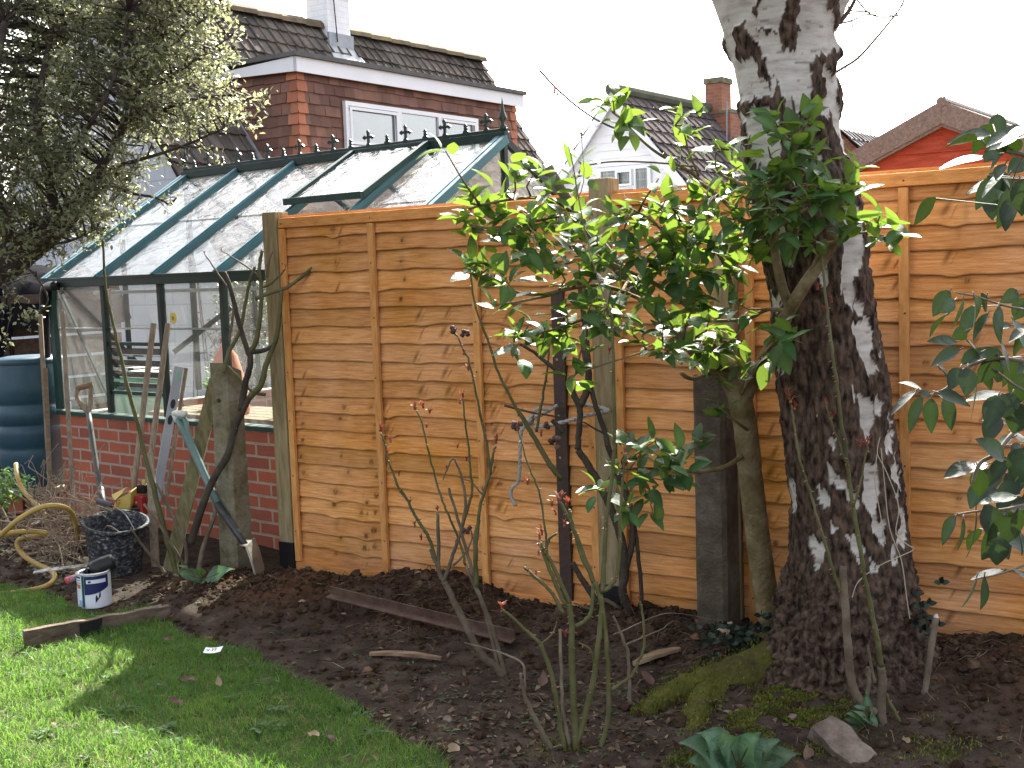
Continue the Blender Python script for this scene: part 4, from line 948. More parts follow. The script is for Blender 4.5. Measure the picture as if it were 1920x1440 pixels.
blades('root_moss', np.array(pts), .011, .0016, .9, M_moss, 5, kind='stuff')
pts = []
for (x, y, sx, sy, n) in ((1450, 1325, 62, 34, 9000), (1530, 1345, 40, 24, 2500), (1300, 1400, 30, 18, 1500), (1420, 1368, 50, 18, 2500), (1760, 1415, 60, 20, 1200), (1060, 1395, 30, 10, 500)):
    for _ in range(n):
        p_ = gp(rnd.gauss(x, sx), rnd.gauss(y, sy), .06 if x < 1700 and x > 1250 else .02)
        if mn.noise(V(p_.x*9, p_.y*9, 2)) > -.05: pts.append((p_.x, p_.y, gz(p_.x, p_.y)))
blades('ground_moss', np.array(pts), .012, .0018, 1., M_moss, 6, kind='stuff')

# ------------------------------------------------------------------ camellias
M_cleaf = mat('camellia_leaf', [(.010, .032, .012), (.018, .052, .016), (.03, .078, .022)], 6, .5, .25, 45, rv=.5, spec=.24, knot=(.045, .1, .03), trans=((.33, .5, .05), .3))
M_cleaf2 = mat('dark_camellia_leaf', [(.004, .0105, .0065), (.007, .019, .010)], 8, .45, .25, 45, rv=.4, spec=.28, knot=(.02, .04, .018), trans=((.2, .36, .03), .04))
M_cbark = mat('camellia_bark', [(.07, .052, .024), (.16, .12, .06), (.26, .21, .13)], 14, .9, .8, 60, spec=.1, cr=(.25, .75))
M_cbarkg = mat('grey_branch', [(.09, .075, .055), (.17, .145, .11)], 9, .8, .3, 60)
cam1 = at(1445, 1180, 4.55)
ct = thing('camellia_tree', 'camellia with glossy light and dark green leaves spreading across the middle of the fence', 'tree', (cam1.x, cam1.y, gz(cam1.x, cam1.y)))
NODES = []
def limb(mb, pts, w0, w1, n=10, wob=.1, nodes=NODES):
    P_ = smoothp([at(*p_) for p_ in pts], 5); k = len(P_)
    Yav = sum(p_[2] for p_ in pts)/len(pts)
    rr = [pxr(lerp(w0, w1, i/(k-1))/2, Yav) for i in range(k)]; mb.tube(P_, rr, n, wob=wob); nodes.extend(P_[2:]); return P_
b = MB(); limb(b, [(1449, 1200, 4.55), (1443, 1165, 4.55), (1432, 1090, 4.55), (1420, 1000, 4.53), (1408, 900, 4.52), (1400, 820, 4.5), (1388, 750, 4.5), (1368, 705, 4.5), (1345, 685, 4.5)], 46, 44, 16)
b.build('trunk', M_cbark, ct, smooth=True)
b = MB()
limb(b, [(1352, 692, 4.5), (1320, 672, 4.48), (1270, 620, 4.45), (1215, 565, 4.42), (1150, 490, 4.4), (1095, 425, 4.38), (1058, 365, 4.36), (1028, 312, 4.35)], 34, 17, 12)
b.build('branch', M_cbarkg, ct, smooth=True)
b = MB(); limb(b, [(1392, 760, 4.5), (1420, 700, 4.4), (1452, 640, 4.2), (1478, 585, 3.98), (1505, 540, 3.9), (1540, 490, 3.88), (1562, 455, 3.87), (1562, 440, 3.87)], 30, 18, 12); b.build('branch', M_cbark, ct, smooth=True)
b = MB(); limb(b, [(1482, 580, 3.97), (1462, 520, 3.95), (1450, 440, 3.93), (1448, 350, 3.92), (1452, 300, 3.9)], 20, 11, 10); b.build('branch', M_cbark, ct, smooth=True)
br = MB()
for pts, w0, w1 in (([(1370, 705, 4.5), (1338, 650, 4.35), (1290, 575, 4.25), (1235, 535, 4.2), (1170, 505, 4.2), (1090, 470, 4.2), (1010, 450, 4.25)], 14, 6), ([(1480, 585, 3.97), (1440, 580, 4.05), (1400, 598, 4.15), (1340, 602, 4.2), (1270, 602, 4.2)], 9, 5),
                    ([(1398, 850, 4.5), (1360, 875, 4.4), (1310, 884, 4.3), (1250, 880, 4.2), (1190, 878, 4.15), (1150, 885, 4.1)], 11, 4), ([(1320, 345, 4.3), (1290, 320, 4.25), (1230, 285, 4.25), (1190, 250, 4.25), (1170, 225, 4.2)], 7, 4),
                    ([(1400, 420, 4.2), (1350, 370, 4.2), (1310, 340, 4.25)], 8, 7), ([(1300, 312, 4.2), (1230, 305, 4.2), (1150, 303, 4.2), (1090, 312, 4.2)], 4, 3), ([(1070, 395, 4.35), (1030, 372, 4.2), (970, 372, 4.1), (900, 385, 4.1)], 8, 4),
                    ([(1070, 400, 4.35), (1000, 415, 4.15), (940, 430, 4.1), (880, 420, 4.1)], 7, 4), ([(1130, 465, 4.4), (1060, 540, 4.2), (1000, 560, 4.1), (945, 570, 4.1)], 7, 4), ([(1180, 520, 4.4), (1150, 570, 4.15), (1090, 600, 4.1), (1010, 625, 4.05), (965, 622, 4.05)], 7, 4),
                    ([(1200, 560, 4.3), (1120, 535, 4.15), (1000, 553, 4.1), (930, 530, 4.1), (890, 495, 4.1)], 8, 4), ([(1345, 690, 4.45), (1300, 710, 4.3), (1278, 700, 4.2)], 9, 8), ([(1408, 810, 4.5), (1380, 790, 4.35), (1350, 765, 4.3)], 7, 4), ([(1505, 545, 3.9), (1540, 470, 3.85), (1600, 440, 3.8), (1650, 435, 3.8)], 6, 4),
                    ([(1448, 400, 3.92), (1470, 330, 3.85), (1500, 270, 3.82), (1515, 220, 3.82)], 8, 4), ([(1452, 430, 3.93), (1500, 400, 3.85), (1550, 370, 3.82), (1590, 360, 3.8)], 7, 4), ([(1390, 740, 4.45), (1420, 690, 4.3), (1450, 640, 4.0), (1470, 615, 3.9)], 6, 4), ([(1380, 560, 4.2), (1350, 480, 4.15), (1300, 430, 4.15), (1250, 400, 4.15)], 9, 5),
                    ([(1290, 560, 4.25), (1270, 480, 4.1), (1230, 420, 4.1), (1180, 390, 4.1)], 8, 4), ([(1360, 640, 4.4), (1300, 640, 4.1), (1240, 650, 4.05), (1080, 700, 4.0)], 6, 3), ([(1448, 380, 3.95), (1400, 350, 4.0), (1345, 320, 4.1), (1345, 270, 4.1)], 6, 3), ([(1310, 330, 4.25), (1290, 280, 4.2), (1282, 235, 4.2)], 5, 3)):
    limb(br, pts, w0, w1, 7, .05)
CL = """1165 215 4.2 8;1150 190 4.2 5;1180 240 4.2 7;1282 215 4.2 6;1290 245 4.2 6;1275 275 4.2 4;1140 183 4.2 4;1345 275 4.1 5;1350 335 4.1 7;1390 310 4.05 7;1375 350 4.1 7;835 283 4.1 3;
880 365 4.1 7;905 385 4.1 8;940 360 4.1 7;965 325 4.1 7;1005 318 4.1 7;1035 360 4.1 7;868 412 4.1 5;925 415 4.1 9;980 398 4.1 9;1020 412 4.1 9;1062 395 4.1 9;1100 400 4.1 8;1090 330 4.1 5;1085 302 4.1 4;1150 400 4.1 9;1200 385 4.1 9;1250 372 4.1 8;1300 372 4.1 9;1340 365 4.1 9;1395 372 4.0 9;1235 335 4.1 4;1320 400 4.05 10;1270 420 4.05 10;1220 420 4.05 10;1170 430 4.05 10;1120 440 4.05 10;1075 440 4.1 9;1030 450 4.1 9;985 440 4.1 7;
888 492 4.05 8;915 503 4.05 7;950 520 4.05 8;990 478 4.1 8;1040 490 4.1 9;1085 488 4.1 9;1128 490 4.05 10;1180 475 4.0 11;1225 468 4.0 11;1265 460 4.0 11;1312 452 4.0 11;1355 445 4.0 10;1400 430 3.98 10;1290 500 4.0 11;1330 510 4.0 10;1372 500 4.0 9;1235 512 4.0 9;1195 520 4.0 8;1410 470 4.0 7;1365 410 4.0 10;1410 400 3.95 8;
940 572 4.05 6;990 612 4.0 9;1025 632 4.0 8;968 625 4.0 7;1062 590 4.05 8;1112 562 4.05 9;1145 545 4.05 8;1130 605 4.0 8;1180 595 4.0 9;1242 582 4.0 10;1272 612 4.0 9;1305 560 4.0 9;1332 588 4.0 9;1372 565 4.0 8;1252 655 4.0 7;1205 625 4.0 7;1078 712 4.0 4;1060 640 4.0 6;1090 655 4.0 5;1460 618 3.75 7;1472 640 3.75 7;1385 690 4.2 6;1352 762 4.3 5;1352 700 4.3 6;1425 675 4.1 5;1310 660 4.1 7;1340 640 4.1 7;1375 640 4.1 5;
1470 250 3.8 7;1500 235 3.8 7;1520 215 3.8 7;1450 222 3.8 5;1440 275 3.8 6;1510 272 3.78 8;1532 300 3.78 7;1482 312 3.78 8;1450 325 3.78 8;1545 335 3.76 8;1572 345 3.76 6;1505 372 3.76 9;1552 392 3.76 9;1590 382 3.76 6;1470 405 3.78 9;1530 442 3.76 7;1590 432 3.74 5;1640 428 3.74 6;1668 442 3.74 7;1650 405 3.74 2;1600 322 3.76 3;1430 385 3.85 8;1425 345 3.85 6;1490 445 3.8 6;1525 345 3.76 7;1600 350 3.76 4;
1180 832 4.05 6;1202 852 4.05 7;1230 825 4.05 6;1252 862 4.05 7;1282 842 4.1 7;1202 905 4.05 5;1160 880 4.05 5;1290 882 4.15 5;1222 945 4.0 5;1120 910 4.05 5;1240 900 4.1 6;1310 830 4.2 4;1180 960 4.0 3"""
lf = MB()
for rec in CL.replace('\n', '').split(';'):
    x, y, Y, n = rec.split(); x, y, Y, n = float(x), float(y), float(Y)+rnd.uniform(-.12, .12), int(n)
    c = at(x, y, Y); nd = min(NODES, key=lambda q: (q-c).length); d = (c-nd)
    if d.length > .02:
        mid = lerp(nd, c, .5)+V(rnd.gauss(0, .02), rnd.gauss(0, .02), -.012); br.tube([nd, mid, c], [.0045, .0035, .0022], 5)
    d = d.normalized() if d.length > .01 else V(0, 0, 1)
    d = (d*.7+V(0, -.15, .45)).normalized()
    n = int(n*(1.4 if x < 1430 and y > 340 else 1.25))
    for k in range(n):
        a = k*2.4+rnd.random()*.8; s1 = d.cross(V(.2, .4, .7)).normalized(); s2 = d.cross(s1); spn = rnd.uniform(.55, 1.35)
        ld_ = (d*(.75-.1*k*.3) + (s1*math.cos(a)+s2*math.sin(a))*spn + V(0, 0, rnd.uniform(-.35, .2))).normalized()
        p_ = c - d*(.008*k) + V(rnd.gauss(0, .018), rnd.gauss(0, .03), rnd.gauss(0, .016))
        L = rnd.uniform(.058, .105)
        lf.leaf(p_+ld_*.006, ld_, V(rnd.gauss(0, .35), rnd.gauss(-.1, .35), 1), L, L*rnd.uniform(.42, .55), rnd.uniform(.05, .35), rnd.uniform(.05, .4), n=5, pw=.8, wav=.03)
br.build('twigs', M_cbark, ct, smooth=True)
lf.build('foliage', M_cleaf, ct, smooth=True)
# buds on the camellia
mb_ = mat('camellia_bud', [(.1, .16, .05), (.18, .24, .08)], 9, .5)
for k in range(20):
    x, y, Y, n = rnd.choice(CL.replace('\n', '').split(';')).split(); c = at(float(x)+rnd.uniform(-20, 20), float(y)+rnd.uniform(-15, 15), float(Y)-.02); bd = MB(); bd.lump(c, .009, sub=1, sq=1.4); bd.build('bud', mb_, ct, smooth=True)
# right foreground camellia : leaves entered one by one (base -> tip, width)
c2 = thing('camellia_shrub', 'large-leaved dark camellia reaching in from the right edge close to the viewer', 'shrub', (1.3, 2.15, gz(1.3, 2.15)))
LV = """1780 546 1748 592 30;1778 588 1738 630 42;1806 558 1790 624 36;1826 556 1834 610 46;1790 563 1768 585 22;1850 555 1843 584 36;1908 547 1878 566 24;1873 575 1869 642 19;1852 588 1822 637 22;1792 640 1742 636 22;1800 655 1741 683 26;1812 620 1786 634 24;1880 673 1828 653 28;1815 640 1847 677 16;1730 732 1688 712 30;1716 733 1667 773 22;1730 745 1699 812 28;1746 748 1744 812 27;1772 744 1788 807 28;1758 736 1822 756 28;1745 739 1724 736 14;1762 690 1784 716 32;
1815 690 1813 742 34;1830 712 1824 788 21;1850 684 1852 734 36;1888 670 1868 716 42;1925 688 1887 710 32;1872 742 1851 802 36;1898 738 1880 782 38;1890 755 1861 762 18;1918 758 1898 812 44;1882 860 1837 820 38;1895 850 1918 832 22;1852 870 1805 882 28;1888 858 1848 912 26;1930 842 1904 908 56;1842 905 1818 952 32;1875 920 1842 936 24;1905 930 1836 936 26;1792 968 1760 1022 26;1806 973 1800 1032 24;1830 955 1829 1048 36;1902 968 1852 1032 42;1872 1008 1868 1062 36;1862 958 1838 1012 30;1908 955 1908 1014 30;1880 1068 1820 1080 12;1832 1080 1810 1142 18;1846 1080 1840 1143 36;
1892 250 1848 272 30;1870 214 1872 262 26;1888 262 1842 302 34;1908 255 1852 276 40;1928 238 1880 262 44;1875 288 1843 292 18;1882 320 1838 367 18;1892 328 1868 372 40;1902 372 1878 432 38;1912 338 1918 404 36;1884 308 1864 334 26;1925 300 1888 322 36;1915 880 1890 930 40;1920 700 1905 760 40;1900 820 1860 840 30;1870 780 1850 830 34;1840 660 1800 680 28;1875 640 1900 700 30;1900 600 1925 650 34;1905 985 1925 1040 36;1860 880 1835 925 32;1905 900 1870 960 34;1800 690 1780 730 26;1925 560 1900 600 30;1930 1090 1900 1066 18;1895 610 1868 612 16;1925 615 1890 640 26"""
lf = MB(); ss = MB()
for rec in LV.replace('\n', '').split(';'):
    x0, y0, x1, y1, wd = map(float, rec.split()); Y = 2.1+rnd.uniform(-.16, .22)
    dz = rnd.uniform(-.03, .025); a = at(x0, y0, Y); c = at(x1, y1, Y+dz); L = (c-a).length; d = (c-a)
    up = V(rnd.gauss(0, .35), rnd.uniform(-.85, -.2), .8) if wd > 24 else V(rnd.choice((-1, 1))*.9, -.35, .5)
    lf.leaf(a, d, up, L*1.04, max(pxr(wd, Y)*1.18, L*.36), rnd.uniform(.04, .16), rnd.uniform(.08, .3), n=7, pw=.72, wav=.015)
    ss.tube([a-d.normalized()*.008, a+d.normalized()*.004], [.0014, .0012], 5)
N2 = []
for pts, w0, w1 in (([(1990, 700, 2.15), (1930, 680, 2.12), (1870, 672, 2.1), (1815, 688, 2.1), (1775, 728, 2.1), (1750, 738, 2.1)], 9, 5), ([(1990, 590, 2.2), (1930, 582, 2.15), (1880, 572, 2.12), (1830, 556, 2.1), (1790, 548, 2.1)], 6, 3), ([(1930, 800, 2.15), (1900, 812, 2.12), (1868, 850, 2.1), (1838, 868, 2.1), (1824, 905, 2.1)], 9, 7), ([(1990, 1030, 2.15), (1925, 1058, 2.1), (1875, 1076, 2.1), (1828, 1086, 2.1)], 5, 3),
                    ([(1990, 300, 2.1), (1920, 290, 2.1), (1880, 282, 2.1), (1850, 275, 2.1)], 9, 6), ([(1990, 940, 2.15), (1930, 945, 2.12), (1880, 955, 2.1), (1820, 960, 2.1), (1790, 966, 2.1)], 6, 3), ([(1955, 1900, 2.15), (1985, 1300, 2.2), (1990, 900, 2.2), (1992, 600, 2.2), (1990, 300, 2.15), (1985, 150, 2.15)], 30, 16), ([(1990, 800, 2.2), (1930, 740, 2.1), (1900, 720, 2.1), (1860, 690, 2.1)], 6, 4)):
    limb(ss, pts, w0, w1, 8, .08, N2)
q2 = random.Random(31)
for k in range(48):                                   # leaves of the inner part of the shrub, behind the outer ones
    x, y = q2.gauss(1895, 42), q2.choice((q2.gauss(690, 60), q2.gauss(900, 60), q2.gauss(300, 45), q2.gauss(970, 40)))
    a = at(x, y, q2.uniform(2.05, 2.5)); d = V(q2.gauss(-.3, .6), q2.gauss(0, .5), q2.gauss(-.5, .5)).normalized(); L = q2.uniform(.055, .085)
    lf.leaf(a, d, V(q2.gauss(0, .5), q2.gauss(-.2, .5), 1), L, L*.52, q2.uniform(.05, .25), q2.uniform(.08, .35), n=6, pw=.72, wav=.02)
    nd = min(N2, key=lambda w_: (w_-a).length_squared); ss.tube([nd, lerp(nd, a, .5)+V(0, 0, .006), a], [.0018, .0014, .0011], 4)
lf.build('foliage', M_cleaf2, c2, smooth=True)
ss.build('stems', M_cbarkg, c2, smooth=True)
# ------------------------------------------------------------------ roses
M_rgreen = mat('rose_stem_green', [(.045, .046, .014), (.085, .08, .027), (.12, .11, .05)], 9, .6, .2, 60, spec=.3)
M_rbrown = mat('rose_stem_brown', [(.065, .045, .03), (.12, .09, .06), (.2, .16, .11)], 10, .8, .4, 60)
M_rdark = mat('rose_stem_dark', [(.025, .018, .014), (.05, .038, .028), (.075, .065, .04)], 10, .8, .5, 60)
M_thorn = mat('thorn', [(.2, .09, .05), (.3, .16, .09)], 5, .5)
M_shoot = mat('red_shoots', [(.14, .022, .018), (.24, .05, .03), (.26, .12, .04)], 30, .5, rv=.3, trans=((.45, .1, .04), .2))
M_hip = mat('dried_bloom', [(.06, .03, .03), (.1, .055, .05)], 20, .9)
def rose(name, label, cat, base, stems, shoots=(), hips=(), Y0=None, thorns=1., sh=1.):
    """stems: (material index, px width start, width end, [(x, y, dY)...]) ; Y0 = depth of the plant"""
    t = thing(name, label, cat, (base.x, base.y, base.z), 0, 'rose bushes in the bed' if name == 'rose_bush' else None); ms = [M_rgreen, M_rbrown, M_rdark];
    for (mi, w0, w1, pts) in stems:
        P_ = smoothp([at(x, y, Y0+dy) for (x, y, dy) in pts], 5); k = len(P_); b = MB()
        rr = [pxr(lerp(w0, w1, i/(k-1))/2, Y0) for i in range(k)]
        P_ = [p_+V(rnd.gauss(0, .0011), rnd.gauss(0, .0011), 0) for p_ in P_]
        b.tube(P_, rr, 8, wob=.12); th = b
        if not thorns or mi == 1: b.build('stem', ms[mi], t, smooth=True)
        else:
            Lt = sum((P_[i+1]-P_[i]).length for i in range(k-1))
            for _ in range(int(Lt*26*thorns)):
                i = rnd.randrange(k-1); p_ = lerp(P_[i], P_[i+1], rnd.random()); d = (P_[i+1]-P_[i]).normalized(); s_ = d.cross(V(rnd.gauss(0, 1), rnd.gauss(0, 1), rnd.gauss(0, 1))).normalized()
                b2 = rr[i]; th.tube([p_+s_*b2*.6, p_+s_*(b2+.009)-d*.003], [.003, .0003], 4, m=1)
            b.build('stem', [ms[mi], M_thorn], t, smooth=True)
    for (x, y, dy, s) in shoots:
        p_ = at(x, y, Y0+dy); b = MB(); s *= .8
        for k in range(6):
            d = V(rnd.gauss(0, .35), rnd.gauss(0, .35), rnd.uniform(.5, 1.2)).normalized(); b.tube([p_, p_+d*.018*s], [.0018, .001], 4)
            b.leaf(p_+d*.012*s, d+V(rnd.gauss(0, .5), 0, rnd.gauss(0, .4)), V(0, 0, 1), .024*s*rnd.uniform(.6, 1.3), .008*s, n=3)
        b.lump(p_+V(0, 0, -.002), .006*s, sub=0, sq=1.3)
        b.build('red_shoot', M_shoot, t)
    for (x, y, dy) in hips:
        p_ = at(x, y, Y0+dy); b = MB()
        for k in range(4): b.lump(p_+V(rnd.gauss(0, .008), rnd.gauss(0, .006), rnd.gauss(0, .008)), .009, sub=1, sq=1)
        b.build('dried_bloom', M_hip, t, smooth=True)
    return t
S = lambda m, w0, w1, s, dy0=0, dy1=0: (m, w0, w1, [(x, y, lerp(dy0, dy1, i/(len(q)-1))) for q in [[tuple(map(float, r.split(','))) for r in s.split()]] for i, (x, y) in enumerate(q)])
Y = 4.5
rose('rose_bush', 'pruned rose bush with brown and green stems in front of the left fence panel', 'rose bush', gp(945, 1275), [
    S(1, 17, 11, '948,1285 935,1255 910,1235 890,1205 873,1170 850,1125 832,1090'), S(1, 9, 6, '832,1090 823,1070 822,1020 820,960'), S(1, 8, 5, '832,1090 847,1047 858,1015 867,987 873,940 862,882'),
    S(0, 7, 3, '822,1068 807,1017 790,985 780,970 765,940 747,913 735,880 727,860 722,835 714,812'), S(1, 10, 7, '950,1285 940,1240 923,1177 905,1130 893,1100'), S(0, 8, 4, '893,1100 892,1050 897,973 905,930 918,890 925,850 930,838'),
    S(1, 8, 6, '944,1285 935,1255 913,1160 895,1110 873,1060'), S(0, 5, 3, '873,1060 863,1020 845,975 830,940 812,880 800,830 790,790 780,770'), S(0, 6, 3, '867,987 880,940 885,920 882,880 880,850 872,790 868,745'),
    S(0, 6, 3, '920,890 912,830 905,800 893,740 880,680 865,645 853,625'), S(1, 7, 5, '893,1100 880,1050 868,1010 855,960 840,915'), S(0, 9, 6, '895,1100 890,1020 898,975'), S(1, 7, 4, '820,1060 810,1040 806,1030'), S(1, 5, 2, '850,1060 870,1040 885,1010 880,985'), S(1, 4, 2, '862,885 850,860 838,880 830,900'), S(1, 4, 2, '905,930 885,905 860,895'), S(0, 4, 2, '747,913 760,930 768,950')],
     [(714, 806, 0, 1.1), (732, 826, 0, 1), (726, 850, 0, .8), (778, 765, 0, 1.2), (793, 762, 0, 1.1), (806, 772, 0, 1), (868, 742, 0, .9), (862, 755, 0, .8), (870, 662, 0, 1.1), (878, 692, 0, .9), (930, 828, 0, 1.1), (875, 862, 0, .8), (838, 880, 0, .9), (748, 890, 0, .8), (800, 800, 0, .7), (768, 942, 0, .8), (820, 955, 0, .7), (778, 985, 0, 1), (790, 1010, 0, .8), (870, 1000, 0, .8), (905, 918, 0, .7), (858, 838, 0, .7)], [(850, 620, 0), (868, 625, 0), (876, 995, 0)], Y)
Y = 3.78
rose('rose_bush', 'tall green-stemmed rose bush in the centre foreground rising from the leaf litter', 'rose bush', gp(1085, 1430), [
    S(0, 15, 11, '1083,1440 1078,1360 1074,1290 1072,1220 1072,1165 1066,1130'), S(0, 9, 6, '1068,1132 1050,1090 1033,1053 1020,1030 1010,1018'), S(0, 13, 9, '1080,1400 1100,1330 1115,1262 1122,1200 1128,1140 1122,1110 1113,1090'), S(0, 9, 6, '1113,1092 1098,1050 1083,1010 1070,980 1060,960 1050,940'), S(0, 11, 8, '1118,1440 1132,1385 1140,1343 1141,1280 1138,1227 1134,1170 1126,1115'),
    S(0, 10, 5, '1128,1110 1133,1060 1135,1000 1140,950 1150,870 1152,800 1150,700 1149,640 1146,585'), S(0, 11, 8, '1062,1425 1050,1350 1040,1293 1028,1245 1013,1207'), S(0, 7, 5, '1013,1207 990,1185 965,1162 943,1143'), S(0, 9, 5, '1132,1108 1148,1095 1157,1075 1162,1020 1163,960 1168,900 1172,850'), S(0, 8, 4, '1147,1293 1168,1280 1185,1265 1200,1235 1208,1208 1206,1165 1200,1128'),
    S(1, 8, 5, '1180,1320 1180,1270 1177,1225 1165,1190 1150,1155'), S(1, 11, 5, '1033,1405 1010,1360 990,1320 980,1290 977,1262'), S(1, 6, 2, '982,1300 984,1270 980,1245 960,1232 920,1218 870,1205', 0, .12), S(0, 9, 7, '1080,1175 1096,1165 1108,1148 1112,1115 1114,1090'), S(1, 9, 6, '1068,1400 1055,1330 1052,1255 1050,1180'), S(0, 8, 5, '1056,1150 1040,1120 1027,1103 1005,1083 983,1063'),
    S(0, 9, 6, '1060,1135 1040,1090 1020,1040 1013,1017'), S(0, 7, 4, '1020,1040 1030,1010 1045,1000'), S(0, 9, 5, '1113,1090 1090,1040 1075,990 1068,955'), S(1, 5, 2, '1060,1395 1030,1405 1000,1425 975,1445'), S(1, 9, 5, '1060,1395 1040,1415 1015,1430 990,1442'), S(1, 6, 2, '1150,1410 1180,1425 1210,1436 1235,1445'), S(0, 6, 3, '1117,1260 1108,1220 1085,1205', 0, 0), S(1, 3, 1, '1150,1190 1185,1175 1230,1155 1270,1150 1335,1162', .1, .3), S(1, 4, 2, '1170,1210 1205,1195 1240,1180 1262,1163', .1, .2), S(0, 4, 2, '1013,1207 1035,1190 1045,1165'),
    S(0, 5, 2, '1025,1040 1022,990 1010,920 990,870 978,830 968,800'), S(1, 3, 2, '1146,590 1120,520 1098,440 1085,370 1070,290 1055,240 1042,180', 0, .2), S(1, 2, 1, '1085,372 1095,330 1090,260', .2, .2)],
     [(1012, 1008, 0, .9), (1050, 935, 0, 1.2), (1062, 945, 0, 1.1), (1035, 945, 0, .9), (1042, 962, 0, .8), (1058, 985, 0, .9), (1172, 845, 0, .8), (941, 1140, 0, 1.1), (1005, 1075, 0, .6), (990, 905, 0, .9), (1016, 1000, 0, 1), (1198, 1122, 0, .5), (1060, 1190, 0, .8), (1143, 660, 0, .7), (1040, 172, .2, .8), (1046, 182, .2, .6), (1090, 256, .2, .7), (1180, 950, 0, .8), (1135, 920, 0, .7), (1015, 815, 0, .7), (1010, 1038, 0, .7)], [(966, 797, 0), (1042, 828, 0)], Y)
Y = 5.04
rose('climbing_rose', 'old dark woody climbing rose tied to the steel stake in front of the fence', 'rose', at(1185, 1165, 5.1), [
    S(2, 19, 13, '1190,1175 1180,1150 1168,1110 1172,1070 1165,1010 1150,965 1127,915 1105,875 1083,843'), S(2, 12, 12, '1083,843 1086,800 1087,765 1076,742 1070,720'), S(2, 15, 9, '1087,760 1100,735 1104,700 1100,650 1096,600 1090,560 1085,520'), S(2, 14, 8, '1170,1075 1187,1010 1180,950 1160,890 1145,850 1133,807 1118,765 1107,720 1098,680 1090,630'),
    S(2, 9, 7, '1200,1160 1203,1110 1197,1050 1190,985 1178,930 1165,895'), S(0, 12, 8, '1052,898 1030,870 1010,835 990,800 970,768'), S(0, 6, 3, '975,780 955,740 935,700 915,640 900,600 888,560 880,500 870,482'), S(0, 6, 3, '1005,810 1015,760 1025,700 1030,650 1025,600'), S(2, 5, 3, '945,760 975,768 1005,775 1050,782'), S(2, 9, 5, '1050,700 1025,680 1000,660 975,645'), S(2, 10, 8, '1056,810 1042,795 1035,788'), S(2, 4, 2, '1130,812 1100,795 1090,790'),
    S(2, 14, 9, '1120,1130 1100,1100 1085,1075 1075,1055'), S(1, 9, 6, '1115,1128 1135,1125 1160,1140 1180,1160'), S(1, 6, 3, '1170,1160 1140,1150 1100,1140 1075,1130')], [(868, 478, 0, .6), (1078, 790, 0, .5)], [(1024, 800, 0), (1030, 830, 0)], Y)
Y = 6.2
rose('rose_bush', 'gaunt rose with long bare stems reaching over the garden tools beside the concrete post', 'rose bush', gp(325, 1080), [
    S(0, 12, 4, '333,1085 322,1040 310,1000 298,955 285,905 272,855 262,810 250,765 236,715 222,650 208,590 198,540 195,490 193,450'), S(2, 15, 12, '358,1020 372,970 388,925 405,890 428,850 442,800 455,770 468,745'), S(0, 12, 8, '468,745 490,720 500,680 516,640 524,590 527,545'), S(2, 13, 8, '452,770 460,720 470,680 462,650 450,610 440,570 432,540 420,510'), S(0, 9, 5, '420,700 430,660 450,620 458,580 468,530 478,500'), S(0, 10, 6, '468,660 480,640 488,590 490,540 486,500 492,470'),
    S(1, 5, 2, '430,640 438,560 420,530 400,500 385,478'), S(0, 8, 4, '480,560 505,550 540,538 570,515 590,498 606,484 612,465 614,440'), S(2, 10, 7, '470,660 490,658 510,650 517,640'), S(0, 7, 4, '497,740 475,735 455,718 440,700 420,680'), S(0, 6, 3, '488,540 510,530 535,505'), S(0, 6, 3, '527,545 545,535 580,512'), S(1, 4, 2, '490,520 470,505 440,485 415,470'), S(1, 4, 2, '500,520 505,490 512,470'), S(1, 8, 5, '332,1082 350,1050 340,1000 310,940 292,905'), S(1, 10, 6, '372,1075 378,1040 390,1000 402,965 398,940'), S(1, 6, 4, '345,1060 330,1035 300,985 270,945', -.1, -.2), S(1, 6, 3, '310,1075 285,1045 262,1015 245,990', -.3, -.4)],
     [(614, 436, 0, .7), (383, 475, 0, .6), (500, 500, 0, .6), (535, 500, 0, .6), (455, 590, 0, .5), (415, 468, 0, .5), (207, 545, 0, .7), (497, 630, 0, .6)], [], Y, .6)
Y = 3.75
rose('rose_bush', 'rose with long thorny green stems standing in front of the birch trunk', 'rose bush', gp(1660, 1400), [
    S(1, 20, 16, '1672,1425 1660,1380 1652,1330 1655,1280 1652,1250'), S(0, 12, 8, '1652,1250 1645,1200 1635,1150 1625,1100 1618,1065'), S(0, 9, 5, '1620,1070 1608,1000 1598,940 1590,880 1582,820 1572,740 1563,680 1556,620 1548,560 1545,520 1540,480', 0, .05), S(1, 18, 14, '1640,1335 1620,1320 1600,1290 1592,1240 1588,1180 1583,1110 1581,1062'), S(0, 7, 4, '1576,1110 1560,1060 1545,1010 1532,970 1518,920 1500,860 1490,800 1484,760', 0, .05), S(0, 5, 3, '1588,870 1572,830 1558,790 1549,760'), S(1, 8, 4, '1640,1280 1632,1240 1628,1210'), S(0, 8, 6, '1660,1300 1680,1340 1700,1380'), S(0, 5, 2, '1600,950 1615,900 1622,860 1628,838'), S(1, 9, 8, '1625,1310 1630,1270 1628,1250')],
     [(1482, 752, .05, 1.2), (1478, 740, .05, 1.1), (1490, 765, .05, 1), (1549, 755, .02, .9), (1560, 780, 0, .7), (1612, 835, 0, 1), (1626, 832, 0, 1), (1533, 540, .05, .8), (1545, 580, .05, .7), (1560, 565, .05, .7), (1518, 385, .0, 1.1), (1512, 360, .0, 1.1), (1522, 410, .0, .9)], [], Y)
